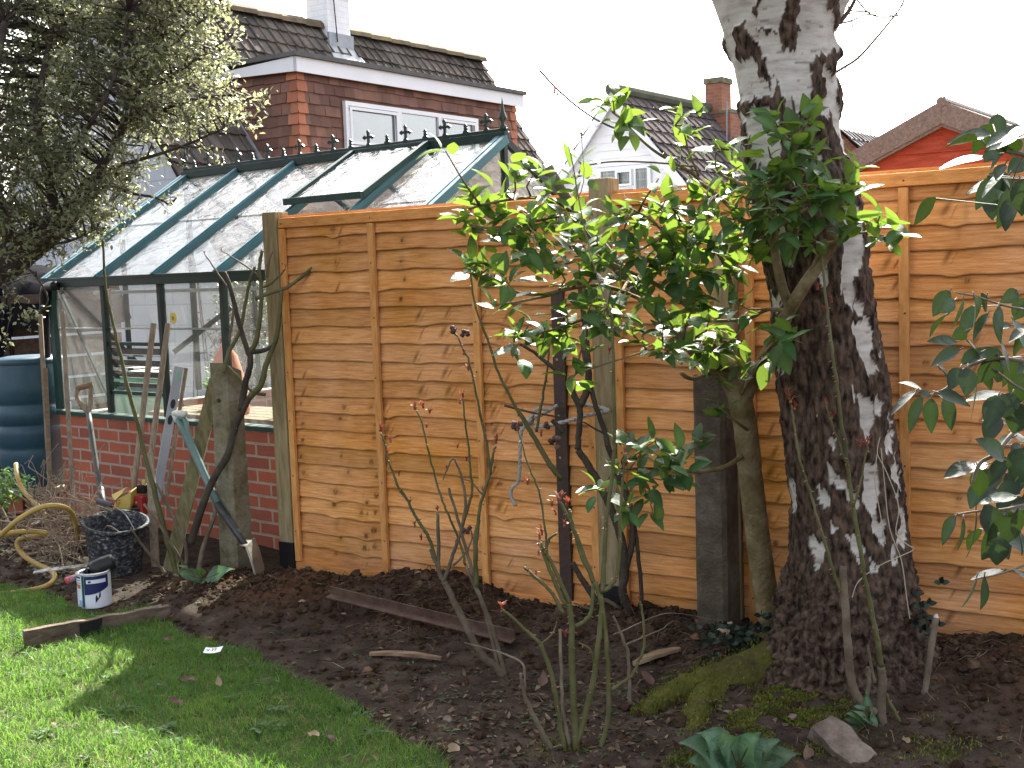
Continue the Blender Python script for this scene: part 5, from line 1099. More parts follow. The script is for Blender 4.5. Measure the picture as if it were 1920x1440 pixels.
# pale stringy weed stems hanging against the birch
b = MB(); t = thing('dry_vine', 'thin pale dry vine trailing down the right side of the birch trunk', 'vine', gp(1700, 1330))
for pts in ('1650,820 1645,850 1660,880 1680,930 1685,960 1680,1000 1700,1020 1713,1030 1690,1042 1650,1060 1610,1090 1598,1120', '1652,840 1658,900 1668,990 1690,1050 1700,1120 1706,1160', '1645,850 1640,900 1650,960 1660,1020'):
    P_ = smoothp([at(*map(float, r.split(',')), 3.95) for r in pts.split()], 4); b.tube(P_, .0017, 4)
b.build('stem', mat('pale_vine', [(.3, .25, .18), (.42, .37, .28)], 9, .8), t)
# cut stick
a = at(1722, 1350, 3.9); c = at(1755, 1158, 3.95); t = thing('stick', 'cut upright stick with a pale slanting top at the right of the birch', 'stick', a); b = MB(); P_ = smoothp([a, at(1735, 1290, 3.92), at(1745, 1220, 3.93), c], 4); b.tube(P_, [.011]*len(P_), 8, wob=.12); b.build('shaft', M_rbrown, t, smooth=True)
b = MB(); d = (c-P_[-2]).normalized(); b.tube([c-d*.001, c+d*.012], [.0095, .004], 8); b.build('cut_end', M_stage, t)

# ------------------------------------------------------------------ evergreen tree, upper left
M_eleaf = mat('small_grey_leaf', [(.045, .058, .03), (.09, .108, .058), (.17, .18, .11)], 9, .3, rv=.45, spec=.6, trans=((.46, .48, .24), .42))
M_ebark = mat('dark_limb', [(.03, .022, .02), (.06, .045, .038), (.09, .072, .06)], 9, .9, .5, 50)
tb = at(-330, 900, 6.1)
ev = thing('evergreen_tree', 'dense evergreen tree with small glinting leaves hanging over the greenhouse from the left', 'tree', (tb.x, tb.y, 0))
EN = []; b = MB()
limb(b, [(-330, 1050, 6.1), (-320, 850, 6.1), (-260, 700, 6.1), (-170, 600, 6.1), (-60, 530, 6.05), (20, 485, 6.0), (75, 445, 6.0), (120, 410, 6.0), (160, 365, 6.0), (190, 320, 6.0)], 120, 22, 16, .12, EN); b.build('trunk', M_ebark, ev, smooth=True)
b = MB()
for pts, w0, w1 in (([(180, 330, 6), (215, 270, 6), (255, 190, 6), (290, 110, 6), (320, 40, 6), (350, -60, 6)], 18, 5), ([(110, 415, 6), (90, 330, 5.8), (70, 220, 5.7), (90, 90, 5.7), (120, -60, 5.7)], 22, 8), ([(190, 320, 6), (260, 300, 5.9), (340, 275, 5.9), (420, 240, 5.9)], 9, 3), ([(255, 190, 6), (310, 150, 5.9), (370, 110, 5.9), (430, 70, 5.9)], 8, 3), ([(235, 230, 6), (320, 200, 5.9), (400, 180, 5.9), (480, 180, 5.9)], 8, 3), ([(30, 480, 6), (-10, 350, 5.6), (-20, 200, 5.5), (10, 40, 5.5)], 30, 12),
                    ([(60, 455, 6), (120, 455, 5.8), (180, 430, 5.8)], 7, 3), ([(180, 330, 6), (240, 360, 5.9), (290, 370, 5.9), (320, 385, 5.9)], 8, 3), ([(90, 330, 5.8), (170, 230, 5.6), (220, 130, 5.6), (240, 20, 5.6)], 12, 4), ([(290, 110, 6), (350, 60, 5.9), (400, 20, 5.9), (430, -30, 5.9)], 7, 3), ([(20, 490, 6), (60, 510, 5.9), (90, 560, 5.85), (70, 590, 5.85)], 5, 2), ([(0, 500, 6.0), (0, 520, 5.9), (18, 560, 5.85)], 5, 2)):
    limb(b, pts, w0, w1, 8, .08, EN)
q = random.Random(77); CLS = []
def inpx(x, y, poly): return inpoly(np.array([[x, y]]), poly)[0]
DENSE = [(-160, -160), (340, -160), (330, 40), (290, 130), (260, 230), (215, 330), (190, 420), (110, 470), (0, 470), (-160, 470)]
SPARSE = [(250, -120), (440, -120), (410, 45), (430, 90), (400, 150), (450, 180), (430, 225), (380, 235), (350, 250), (310, 262), (275, 290), (255, 340), (230, 400), (170, 440), (180, 400), (240, 250)]
while len(CLS) < 820:
    x, y = q.uniform(-160, 340) if len(CLS) < 640 else q.uniform(-160, 170), q.uniform(-160, 480)
    if inpx(x, y, DENSE): CLS.append((x, y, q.uniform(5.4, 6.9), 66))
while len(CLS) < 1080:
    x, y = q.uniform(180, 500), q.uniform(-120, 470)
    if inpx(x, y, SPARSE): CLS.append((x, y, q.uniform(5.6, 6.5), 38))
for k in range(230):
    CLS.append((q.uniform(-150, 330), q.uniform(-420, 260), q.uniform(7.2, 11), 40))
for x, y in ((495, 178), (485, 195), (470, 225), (478, 235), (440, 165), (455, 180), (430, 195), (415, 60), (440, 62), (430, 30), (390, 110), (425, 100), (400, 290), (380, 270), (345, 300), (28, 528), (14, 540), (20, 555), (30, 518), (60, 590), (50, 600), (70, 582), (8, 580), (120, 465), (150, 450), (170, 430), (190, 440), (225, 410), (250, 385), (300, 380), (320, 370), (10, 635)): CLS.append((x, y, q.uniform(5.75, 6.0), 16))
lf = MB()
for (x, y, Y, n) in CLS:
    c = at(x, y, Y); nd = min(EN, key=lambda w_: (w_-c).length_squared); d = c-nd
    L_ = d.length
    if L_ > .03: b.tube([nd, lerp(nd, c, .5)+V(q.gauss(0, .03), q.gauss(0, .03), .02), c], [.006, .004, .0018], 4)
    d = (d.normalized() if L_ > .01 else V(1, 0, 0))
    sp_ = .085 if n > 20 else .05
    for s in range(4 if n > 20 else 2):
        dd = (d + V(q.gauss(0, .7), q.gauss(0, .7), q.gauss(0, .6))).normalized(); e_ = c+dd*sp_*q.uniform(.7, 1.5); b.tube([c-dd*.02, e_], [.002, .001], 3, cap=False)
        for k in range(n//(4 if n > 20 else 2)):
            p_ = lerp(c-dd*.03, e_, q.random()**.8)+V(q.gauss(0, .022), q.gauss(0, .022), q.gauss(0, .02))
            L = q.uniform(.019, .034); lf.leaf(p_, V(q.gauss(0, 1), q.gauss(0, 1), q.gauss(.2, .8))+dd*.6, V(q.gauss(0, .6), q.gauss(0, .6), 1), L, L*.55, .1, .25, n=2, r=q.random())
b.build('branches', M_ebark, ev, smooth=True); lf.build('foliage', M_eleaf, ev, smooth=True)
# ------------------------------------------------------------------ water butt, log shelter
M_butt = mat('blue_green_plastic', [(.012, .045, .07), (.02, .065, .095), (.03, .08, .11)], 3, .42, .1, 40, spec=.4)
c = at(72, 915, 8.35); bz = .18
t = thing('water_butt', 'blue-green ribbed plastic water butt at the left end of the greenhouse', 'water butt', (c.x, c.y, bz)); R = .252
pr = [(0, 0), (.8*R, 0), (.86*R, .02), (.93*R, .18), (.97*R, .25), (.94*R, .265), (.98*R, .28), (R, .36), (R, .40), (.965*R, .41), (.965*R, .43), (R, .44), (1.0*R, .54), (.965*R, .55), (.965*R, .57), (R, .58), (.99*R, .68), (.95*R, .79), (.92*R, .84)]
b = MB(); b.lathe(pr, 40); b.build('barrel', M_butt, t, smooth=True, world=False)
b = MB(); b.lathe([(.95*R, .83), (.97*R, .845), (.95*R, .865), (.6*R, .88), (0, .882)], 40); b.build('lid', M_butt, t, smooth=True, world=False)
t = thing('paving_block', 'pair of old bricks and a slab under the water butt', 'blocks', (c.x, c.y, 0), .2); b = MB()
b.box((-.13, 0, .065), (.1, .3, .138)); b.box((.13, .02, .065), (.1, .3, .138)); b.build('brick', M_pot, t, bevel=.005, world=False); b = MB(); b.box((0, 0, .157), (.5, .5, .045)); b.build('slab', M_conc, t, bevel=.005, world=False)
M_log = mat('dark_boards', [(.03, .02, .015), (.06, .04, .03), (.09, .065, .05)], 4, .9, .4, 30, (1, 6, 8), rv=.4)
c = at(-90, 640, 9.3); t = thing('wood_store', 'dark slatted timber wood store at the far left', 'wood store', (c.x, c.y, 0), GA)
b = MB()
b.box((.05, .03, .78), (1.5, .012, 1.5), r=.1)  # backing sheet added behind the slats so no light shows through the gaps
for k in range(9): b.box((.05, 0, .12+.16*k), (1.5, .03, .14), r=rnd.random())
for k in range(9): b.box((.78, .5, .12+.16*k), (.03, .9, .14), r=rnd.random())
b.build('side_boards', M_log, t, world=False)
for dx in (-.6, .0, .7): b = MB(); b.box((dx, -.04, .75), (.06, .05, 1.5)); b.build('post', M_log, t, world=False)
M_tarp = mat('black_sheet', [(.004, .004, .006), (.01, .0095, .012)], 4, .95, .2, 12, spec=.02)
t = thing('tarpaulin', 'crumpled black plastic sheet draped over the wood store', 'tarpaulin', (c.x, c.y, 1.4), GA); b = MB(); nx_, ny_ = 40, 30; vs = []
for j in range(ny_+1):
    for i in range(nx_+1):
        x = -.85+1.75*i/nx_; y = -.22+1.2*j/ny_
        z = 1.52 + .16*math.exp(-((x-.25)/.4)**2) + .05*mn.noise(V(x*3, y*3, 1)) + .025*mn.noise(V(x*9, y*7, 4))
        if x > .72: z -= (x-.72)*1.6
        if y < -.05: z -= (-.05-y)*2.0 + .04*mn.noise(V(x*6, 3, 2))
        vs.append(V(x, y+(.0 if y > -.05 else .05), z-1.4))
b.add(vs, [(j*(nx_+1)+i, j*(nx_+1)+i+1, (j+1)*(nx_+1)+i+1, (j+1)*(nx_+1)+i) for j in range(ny_) for i in range(nx_)]); b.build('sheet', M_tarp, t, smooth=True, world=False)
a = at(82, 545, 7.5); t = thing('downpipe', 'black plastic downpipe running into the water butt', 'pipe', (a.x, a.y, 0)); b = MB(); P_ = smoothp([at(104, 536, 8.0), at(90, 538, 8.1), at(84, 550, 8.15), at(84, 610, 8.2), at(86, 678, 8.25)], 5); b.tube(P_, .032, 12); b.build('pipe', M_bitumen, t, smooth=True)

# ------------------------------------------------------------------ bucket with wire handle
g0 = gp(219, 1072); t = thing('bucket', 'black builders bucket splashed with dried mortar, tilted beside the twig heap', 'bucket', (g0.x, g0.y, .005)); t.rotation_euler = (0, 0, 0)
Mb_ = Matrix.Rotation(.10, 3, 'Y') @ Matrix.Rotation(.16, 3, 'X')
M_buck = mat('mortar_stained_rubber', [(.016, .016, .019), (.035, .035, .04), (.09, .09, .095), (.3, .295, .29)], 45, .7, .5, 40, (1, 1, 1.4), cr=(.4, .68))
b = MB(); k = .168
prof = [(0, .004), (.124, .004), (.13, .0), (.132, .02), (.139, .08), (.149, .16), (k-.012, .25), (k-.01, .262), (k, .266), (k+.004, .276), (k, .284), (k-.012, .284), (k-.02, .262), (.128, .1), (.112, .02), (0, .018)]
b.lathe(prof, 48, (0, 0, 0), Mb_); lip = b
for i, v in enumerate(lip.v):                       # pouring lip on the left
    p_ = Mb_.inverted() @ V(*v)
    if p_.z > .255 and p_.x < -.12: p_ = p_ + V(-.03*(p_.z-.255)/.03*max(0, 1-abs(p_.y)/.06), 0, -.004); lip.v[i] = tuple(Mb_ @ p_)
b.build('tub', M_buck, t, smooth=True, world=False)
M_wire = mat('galvanised_wire', [(.3, .3, .3), (.45, .45, .45)], 5, .4, metal=.6)
b = MB(); hpnts = [V(.13, -.09, .27), V(.06, -.03, .335), V(-.02, .03, .355), V(-.09, .07, .36), V(-.13, .08, .355), V(-.135, .09, .33), V(-.13, .1, .27)]; b.tube([Mb_ @ p_ for p_ in smoothp(hpnts, 5)], .0025, 6); b.build('handle', M_wire, t, world=False)
b = MB(); b.tube([Mb_ @ V(-.03, .035, .357), Mb_ @ V(-.12, .08, .36)], .014, 10); b.build('grip', mat('grey_grip', [(.06, .06, .075), (.1, .1, .12)], 8, .6), t, smooth=True, world=False)
b = MB(); b.lathe([(0, .105), (.125, .10)], 24, (0, 0, 0), Mb_); b.build('mortar_dregs', mat('dried_mortar', [(.06, .06, .06), (.2, .19, .18)], 12, .9, .6), t, world=False)

# ------------------------------------------------------------------ paint tin, roller, board on top
g0 = gp(179, 1134); TR_ = .078
t = thing('paint_tin', 'white and navy paint tin standing open on the edge of the lawn', 'paint tin', (g0.x, g0.y, 0)); tz = .165
M_tin = mat('tin_white', [(.6, .62, .68), (.68, .7, .75)], 4, .4, spec=.5); M_navy = mat('tin_navy', [(.01, .012, .075), (.015, .02, .1)], 5, .4, spec=.5); M_steel = mat('tin_steel', [(.3, .3, .3), (.45, .45, .45)], 9, .4, metal=.8)
b = MB(); b.lathe([(0, .002), (TR_, .002), (TR_, tz), (TR_-.004, tz), (TR_-.006, .05), (0, .05)], 40); b.build('can', M_tin, t, smooth=False, world=False)
b = MB(); b.lathe([(TR_, .0), (TR_+.003, .002), (TR_, .006)], 40); b.lathe([(TR_, tz-.006), (TR_+.003, tz), (TR_-.01, tz+.003), (TR_-.014, tz-.004)], 40); b.build('rims', M_steel, t, smooth=True, world=False)
def wrap(b, pts, off):                               # (angle deg from the camera side, height) wrapped round the can
    q_ = []
    for (a, z) in pts: a = math.radians(a)-math.pi/2-.33; q_.append(V((TR_+off)*math.cos(a), (TR_+off)*math.sin(a), z))
    return q_
def band(nm, a0, a1, lo, hi, m, off=.0008):
    b = MB(); n = 14
    for k in range(n):
        f0, f1 = k/n, (k+1)/n; A0, A1 = lerp(a0, a1, f0), lerp(a0, a1, f1)
        b.add(wrap(b, [(A0, lo(f0)), (A1, lo(f1)), (A1, hi(f1)), (A0, hi(f0))], off), [(0, 1, 2, 3)])
    return b.build(nm, m, t, world=False)
cst = lambda v: (lambda f: v)
band('navy_panel', 4, 92, lambda f: .068+.03*f*f, cst(tz-.008), M_navy)
band('white_stripe', 12, 80, cst(.122), cst(.140), M_tin, .0016)
band('stripe_dots', 18, 28, cst(.126), cst(.135), M_navy, .0022)
band('seam_stripe', -7, 3, cst(.008), cst(tz-.006), mat('seam_green', [(.01, .06, .06), (.02, .09, .08)], 5, .4), .0012)
for i, z in enumerate((.146, .135, .122)): band('label_line', -75, -12, cst(z), cst(z+(.009 if i == 0 else .003)), M_navy, .001)
band('orange_square', -30, -13, cst(.097), cst(.117), mat('label_orange', [(.55, .1, .03), (.62, .13, .05)], 5, .4), .001)
band('navy_wedge', -42, -34, lambda f: .112-.01*f, cst(.118), M_navy, .001)
for i, z in enumerate((.086, .076, .066, .06, .045)): band('label_print', -60, -18-9*(i % 3), cst(z), cst(z+.0014), mat('print_grey', [(.3, .32, .4), (.34, .36, .44)], 5, .5) if i == 0 else bpy.data.materials['print_grey'], .001)
band('pale_blue_box', -24, -8, cst(.018), cst(.042), mat('label_blue', [(.25, .35, .6), (.3, .4, .65)], 5, .4), .001)
band('drip', 40, 58, lambda f: .028+.03*f, lambda f: .05+.022*f+.012*math.sin(f*9), M_bitumen, .0018)
t = thing('paint_roller', 'paint roller caked in black bitumen lying across the open tin with a pink-ended handle', 'paint roller', at(180, 1065, 5.82))
a = at(170, 1070, 5.78); c = at(214, 1052, 5.82); P_ = [lerp(a, c, i/8) for i in range(9)]; b = MB(); b.tube(P_, [.03, .038, .041, .042, .042, .042, .042, .041, .037], 16, wob=.12); b.build('sleeve', M_bitumen, t, smooth=True)
b = MB(); b.tube([at(160, 1073, 5.8), at(168, 1071, 5.8)], .02, 12); b.lump(at(172, 1082, 5.77), .028, sub=1, sq=.7); b.build('tar', M_bitumen, t, smooth=True)
b = MB(); b.tube([at(126, 1088, 5.74), at(140, 1083, 5.77), at(164, 1074, 5.8)], [.017, .015, .012], 10); b.build('handle', mat('stained_pink', [(.28, .2, .2), (.42, .2, .22)], 6, .6), t, smooth=True)
b = MB(); b.tube([at(124, 1089, 5.735), at(127.5, 1087.6, 5.742)], [.0165, .0185], 12); b.build('end_cap', mat('pink_plastic', [(.45, .07, .1), (.55, .1, .14)], 6, .5), t, smooth=True)
a = at(64, 1072, 5.95); c = at(164, 1060, 5.95); t = thing('wood_strip', 'pale splashed wooden stirring strip behind the paint tin', 'wood strip', a); b = MB(); b.bar(a, c, .03, .006, V(0, -.25, 1)); b.build('strip', mat('splashed_wood', [(.06, .05, .04), (.2, .18, .16), (.36, .34, .32)], 30, .8, cr=(.35, .6)), t)

# ------------------------------------------------------------------ hose
M_hose = mat('yellow_hose', [(.32, .2, .045), (.42, .28, .08)], 9, .5, .1, 60, spec=.4)
t = thing('garden_hose', 'pale yellow garden hose looping over the soil at the left edge of the lawn', 'hose', gp(45, 1042))
H_ = [(-40, 1120, 6.0), (10, 1113, 6.03), (50, 1108, 6.05), (88, 1098, 6.1), (103, 1083, 6.2), (95, 1070, 6.3), (70, 1058, 6.38), (45, 1042, 6.45), (32, 1022, 6.5), (40, 1010, 6.5), (70, 1004, 6.45), (88, 1000, 6.4), (60, 996, 6.38), (20, 999, 6.35), (-15, 1005, 6.35), (-40, 1008, 6.35)]
b = MB(); b.tube(smoothp([V(*at(*p_)) for p_ in H_], 6), .0135, 10); b.build('tube', M_hose, t, smooth=True)
b = MB(); b.tube(smoothp([at(*p_) for p_ in ((-25, 1025, 6.25), (5, 1000, 6.2), (35, 974, 6.15), (65, 956, 6.15), (95, 948, 6.15), (125, 953, 6.2), (140, 975, 6.3), (146, 1010, 6.4))], 6), .0135, 10); b.build('loop', M_hose, t, smooth=True)
b = MB(); b.tube(smoothp([at(*p_) for p_ in ((90, 972, 6.75), (68, 945, 6.85), (45, 922, 6.95), (33, 895, 7.0), (30, 870, 7.1))], 5), .0135, 10); b.build('far_end', M_hose, t, smooth=True)

# ------------------------------------------------------------------ tools leaning on the greenhouse
M_ash = mat('grey_handle_wood', [(.17, .125, .085), (.27, .205, .15), (.33, .26, .2)], 8, .8, .3, 40, (8, 8, 1.2), spec=.2)
M_oldw = mat('green_old_wood', [(.1, .085, .04), (.17, .145, .07), (.24, .2, .1)], 7, .9, .5, 40, (8, 8, 1.5))
def pole(name, label, cat, x0, y0, Y0, x1, y1, Y1, wpx, m, sq=False, group=None, wob=.03):
    a, c = at(x0, y0, Y0), at(x1, y1, Y1); t = thing(name, label, cat, a, 0, group or ('wooden stakes among the tools' if name == 'garden_stake' else None)); b = MB(); w_ = pxr(wpx, (Y0+Y1)/2)
    if sq: b.bar(a, c, w_, w_*.8, V(.2, -1, .3))
    else: P_ = [lerp(a, c, i/10) for i in range(11)]; b.tube(P_, w_/2, 10, wob=wob)
    b.build('shaft', m, t, smooth=not sq, bevel=.003 if sq else 0); return t, a, c
pole('garden_stake', 'long weathered wooden stake at the far left in front of the water butt', 'stake', 97, 960, 7.1, 75, 590, 7.35, 8, M_ash, True)
pole('garden_stake', 'short grey stake beside the longer one in front of the water butt', 'stake', 97, 955, 7.08, 85, 690, 7.25, 7, M_bench, True)
pole('garden_stake', 'thin round-topped wooden stake leaning at the left corner of the greenhouse', 'stake', 139, 975, 7.2, 117, 583, 7.6, 8, M_ash, True)
pole('garden_stake', 'square grey timber stake behind the bucket', 'stake', 292, 1068, 6.5, 281, 850, 6.75, 15, M_ash, True)
pole('garden_stake', 'greenish rough-sawn timber post leaning left with a broken top', 'stake', 318, 1072, 6.25, 405, 712, 6.55, 25, M_oldw, True)
pole('broom_handle', 'left of the two round wooden handles leaning together on the greenhouse', 'handle', 249, 925, 7.0, 288, 607, 7.3, 11, M_ash, group='round wooden handles')
pole('broom_handle', 'right of the two round wooden handles leaning together on the greenhouse', 'handle', 271, 945, 6.95, 315, 607, 7.25, 11, M_ash, group='round wooden handles')
# batten behind and the aluminium level
pole('timber_batten', 'thin timber batten directly behind the spirit level', 'batten', 312, 930, 6.95, 349, 690, 7.12, 7, M_ash, True)
a, c = at(292, 940, 6.85), at(336, 688, 7.05); t = thing('spirit_level', 'pale grey aluminium spirit level with oval vial slots leaning on the greenhouse', 'spirit level', a); b = MB(); b.bar(a, c, .052, .022, V(.35, -1, 0)); b.build('body', mat('grey_anodised', [(.24, .25, .27), (.32, .33, .35)], 9, .45, .05, spec=.5), t, bevel=.003)
d = (c-a).normalized(); x_ = d.cross(V(.35, -1, 0)).normalized(); y_ = x_.cross(d)
if y_.y > 0: y_ = -y_
for f in (.93, .72, .60):
    b = MB(); p_ = lerp(a, c, f)+y_*.0125
    M_ = Matrix((x_, d, y_)).transposed(); b.lathe([(.0001, .001), (.012, .001), (.014, 0)], 16, p_, M_, ov=2.); b.build('vial_slot', M_bitumen if f < .9 else M_bin, t)
# D-handled spade with wooden grip
t = thing('digging_tool', 'old digging tool with a wooden D-handle leaning on the brick base', 'garden tool', at(192, 955, 7.05)); b = MB(); s0, s1 = at(194, 958, 7.0), at(166, 775, 7.45); P_ = [lerp(s0, s1, i/8) for i in range(9)]; b.tube(P_, .0165, 10)
b.build('shaft', mat('dark_worn_metal', [(.05, .045, .04), (.1, .09, .08)], 8, .55, spec=.5), t, smooth=True); b = MB()
gL, gR, yk = at(146, 727, 7.55), at(171, 722, 7.55), s1
b.tube(smoothp([yk, at(151, 757, 7.5), at(144, 742, 7.53), gL], 4), [.015]*13, 8); b.tube(smoothp([yk, at(170, 755, 7.5), at(170, 738, 7.53), gR], 4), [.014]*13, 8); b.build('d_frame', M_ash, t, smooth=True)
b = MB(); b.tube([at(143, 728, 7.55), at(173, 721, 7.55)], .018, 12); b.build('grip', mat('worn_grip', [(.22, .13, .08), (.34, .21, .13)], 8, .6), t, smooth=True)
b = MB(); b.tube([at(198, 985, 6.97), at(193, 950, 7.03), at(189, 915, 7.1)], [.012, .02, .019], 10); b.build('socket', bpy.data.materials['dark_worn_metal'], t, smooth=True)
# turquoise spade stuck in the soil
t = thing('spade', 'spade with a turquoise shaft and flat Y-handle stuck upright in the heap of earth', 'spade', at(487, 1095, 6.05)); TOP = at(336, 785, 6.45); MID = at(408, 945, 6.25); LOW = at(462, 1025, 6.1)
M_turq = mat('turquoise_coating', [(.07, .13, .115), (.11, .18, .16), (.16, .22, .2)], 7, .45, .1, 40, spec=.45)
b = MB(); P_ = [lerp(TOP, MID, i/8) for i in range(9)]; b.tube(P_, [.021, .023, .023, .022, .021, .02, .019, .019, .019], 12); b.build('shaft', M_turq, t, smooth=True)
b = MB(); b.tube(smoothp([at(336, 784, 6.43), at(346, 786, 6.42), at(353, 812, 6.4), at(360, 838, 6.38), at(368, 866, 6.36)], 4), [.014]*13+[.012]*4, 10); b.build('handle_arm', M_turq, t, smooth=True)
b = MB(); b.tube([at(327, 776, 6.5), at(346, 776, 6.4)], .0185, 12); b.tube([at(327, 777, 6.5), at(333, 790, 6.46)], .016, 10); b.build('grip', mat('pale_grip', [(.5, .5, .46), (.62, .62, .58)], 5, .4), t, smooth=True)
b = MB(); b.tube([MID, lerp(MID, LOW, .5), LOW], [.02, .0185, .017], 12); b.build('socket', mat('dark_socket', [(.02, .02, .022), (.05, .05, .055)], 9, .4, spec=.5), t, smooth=True)
b = MB(); A_ = [at(455, 1018, 6.12), at(468, 1018, 6.10), at(478, 1045, 6.07), at(486, 1075, 6.05), at(488, 1100, 6.05)]; nn = V(.12, .98, .1).normalized()
for i in range(4):
    for s in (0,):
        w0, w1 = (.05, .085, .088, .085, .08)[i], (.05, .085, .088, .085, .08)[i+1]; o = V(.010, .0, .004); b.add([A_[i]-nn*w0*.5, A_[i]+nn*w0, A_[i+1]+nn*w1, A_[i+1]-nn*w1*.5, A_[i]-nn*w0*.5-o, A_[i]+nn*w0-o, A_[i+1]+nn*w1-o, A_[i+1]-nn*w1*.5-o], [(0, 1, 2, 3), (7, 6, 5, 4), (0, 3, 7, 4), (1, 5, 6, 2)])
b.build('blade', mat('worn_blade', [(.16, .13, .1), (.3, .26, .22)], 12, .5, .2, spec=.5, metal=.3), t)
# compost bag and red tool
M_bag = mat('yellow_bag', [(.5, .36, .07), (.6, .46, .13)], 6, .6, .3, 20, spec=.4); M_bagin = mat('bag_inside', [(.16, .035, .02), (.25, .06, .03)], 6, .6)
Yb = 6.85; t = thing('plastic_bag', 'torn yellow plastic bag with red letters standing behind the bucket', 'bag', at(222, 972, Yb)); A = lambda x, y, dy=0: at(x, y, Yb+dy)
b = MB(); F_ = [A(207, 968), A(214, 945), A(220, 936), A(246, 922), A(245, 945), A(240, 968)]; b.prism(F_, V(.02, .09, .02)); 
b.add([A(209, 928, .08), A(236, 914, .1), A(240, 914, .08), A(220, 934, -.01), A(215, 938, .0)], [(0, 1, 2, 3, 4)]); b.build('bag_body', M_bag, t, bevel=.004)
b = MB(); b.add([A(217, 938, .01), A(232, 926, .0), A(246, 921, -.002), A(241, 914, .07), A(235, 915, .08)], [(0, 1, 2, 3, 4)]); b.build('bag_mouth', M_bagin, t)
M_red = mat('red_print', [(.4, .04, .03), (.48, .06, .04)], 5, .5)
M4 = Matrix.Translation(A(221.5, 942, -.004)) @ m3.to_4x4() @ Matrix.Rotation(-.1, 4, 'Z'); text('lettering', 'G', .04, M4, M_red, t)
M4 = Matrix.Translation(A(220, 957, -.004)) @ m3.to_4x4() @ Matrix.Rotation(-.1, 4, 'Z'); text('lettering', 'R', .04, M4, M_red, t)
t = thing('tool_case', 'red plastic tool head with a round dark hole between the two wooden handles', 'tool', at(260, 960, 6.9)); o = at(260, 947, 6.9); Mx = Matrix.Rotation(-.35, 3, 'Z'); b = MB(); b.box(o, (.09, .05, .11), Mx, taper=.94); b.build('body', mat('red_plastic', [(.32, .02, .025), (.42, .035, .03)], 5, .4, spec=.5), t, bevel=.008)
b = MB(); b.lathe([(.0001, .006), (.028, .006), (.034, .002), (.034, 0)], 20, o+Mx @ V(-.008, -.026, -.03), Mx @ Matrix(((1, 0, 0), (0, 0, -1), (0, 1, 0)))); b.build('hub', M_bitumen, t, smooth=True)
b = MB(); b.lathe([(.0001, .006), (.006, .004), (.007, 0)], 10, o+Mx @ V(.004, -.024, .02), Mx @ Matrix(((1, 0, 0), (0, 0, -1), (0, 1, 0)))); b.build('screw', M_alu, t)
b = MB(); b.box(o+V(.02, .02, .09), (.05, .04, .05), Mx); b.build('clamp', M_bitumen, t, bevel=.004); b = MB(); b.box(o+V(.035, .01, .125), (.02, .012, .035), Mx); b.build('yellow_clip', M_bag, t, bevel=.003)

# ------------------------------------------------------------------ boards, bark strips, label on the lawn, stones
a = og(46, 1218); c = og(318, 1156)
t = thing('edging_board', 'old wooden edging board standing on edge in the lawn with a black patch', 'board', a); d = (c-a).normalized(); u = V(0, 0, 1); s_ = d.cross(u).normalized()
L_ = (c-a).length; b = MB(); n = 30; vs = []
for i in range(n+1):
    f = i/n; p_ = a+d*L_*f; h = .082*(1-.35*f)+.006*mn.noise(V(f*8, 1, 2)); e_ = .003*mn.noise(V(f*14, 3, 1))
    vs += [p_-s_*.011+u*-.02, p_+s_*(.011+e_)+u*-.02, p_+s_*(.011+e_)+u*(h), p_-s_*.011+u*(h+.003)]
fs = [(i*4+j, i*4+(j+1) % 4, i*4+4+(j+1) % 4, i*4+4+j) for i in range(n) for j in range(4)]+[(3, 2, 1, 0), (n*4, n*4+1, n*4+2, n*4+3)]
b.add(vs, fs); b.build('plank', mat('rotting_plank', [(.05, .035, .025), (.12, .085, .06), (.2, .15, .11)], 5, .9, .6, 40, (2, 2, 6)), t)
b = MB(); f0, f1 = .36, .5; b.add([a+d*L_*f0+s_*.0145, a+d*L_*f1+s_*.0145, a+d*L_*(f1+.02)+s_*.0145+u*.066, a+d*L_*f0+s_*.0145+u*.062], [(0, 1, 2, 3)]); b.build('tar_patch', M_bitumen, t)
g0 = at(401, 1238, 4.80); g0.z = gz(g0.x, g0.y)+.045; t = thing('plant_label', 'small white plastic label with pencilled marks lying on the lawn', 'plant label', g0); Mx = Matrix.Rotation(.12, 3, 'Z') @ Matrix.Rotation(.35, 3, 'X'); b = MB()
w_, h_ = .034, .017; n = 8; vs = []
for i in range(n+1):
    x = -w_+2*w_*i/n; z = .006*(x/w_)**2; vs += [g0+Mx @ V(x-.004, -h_, z), g0+Mx @ V(x+.004, h_, z), g0+Mx @ V(x-.004, -h_, z-.0015), g0+Mx @ V(x+.004, h_, z-.0015)]
b.add(vs, [q_ for i in range(n) for q_ in ((i*4, i*4+4, i*4+5, i*4+1), (i*4+2, i*4+3, i*4+7, i*4+6), (i*4, i*4+2, i*4+6, i*4+4), (i*4+1, i*4+5, i*4+7, i*4+3))]); b.build('tag', M_white, t)
M4 = Matrix.Translation(g0+Mx @ V(-.006, -.001, .0035)) @ Mx.to_4x4(); text('marks', 'V 77', .022, M4, M_bitumen, t, .0004)
M_chip = mat('split_wood', [(.1, .06, .035), (.2, .13, .08), (.28, .2, .125)], 8, .9, .4, 40, (1, 6, 1))
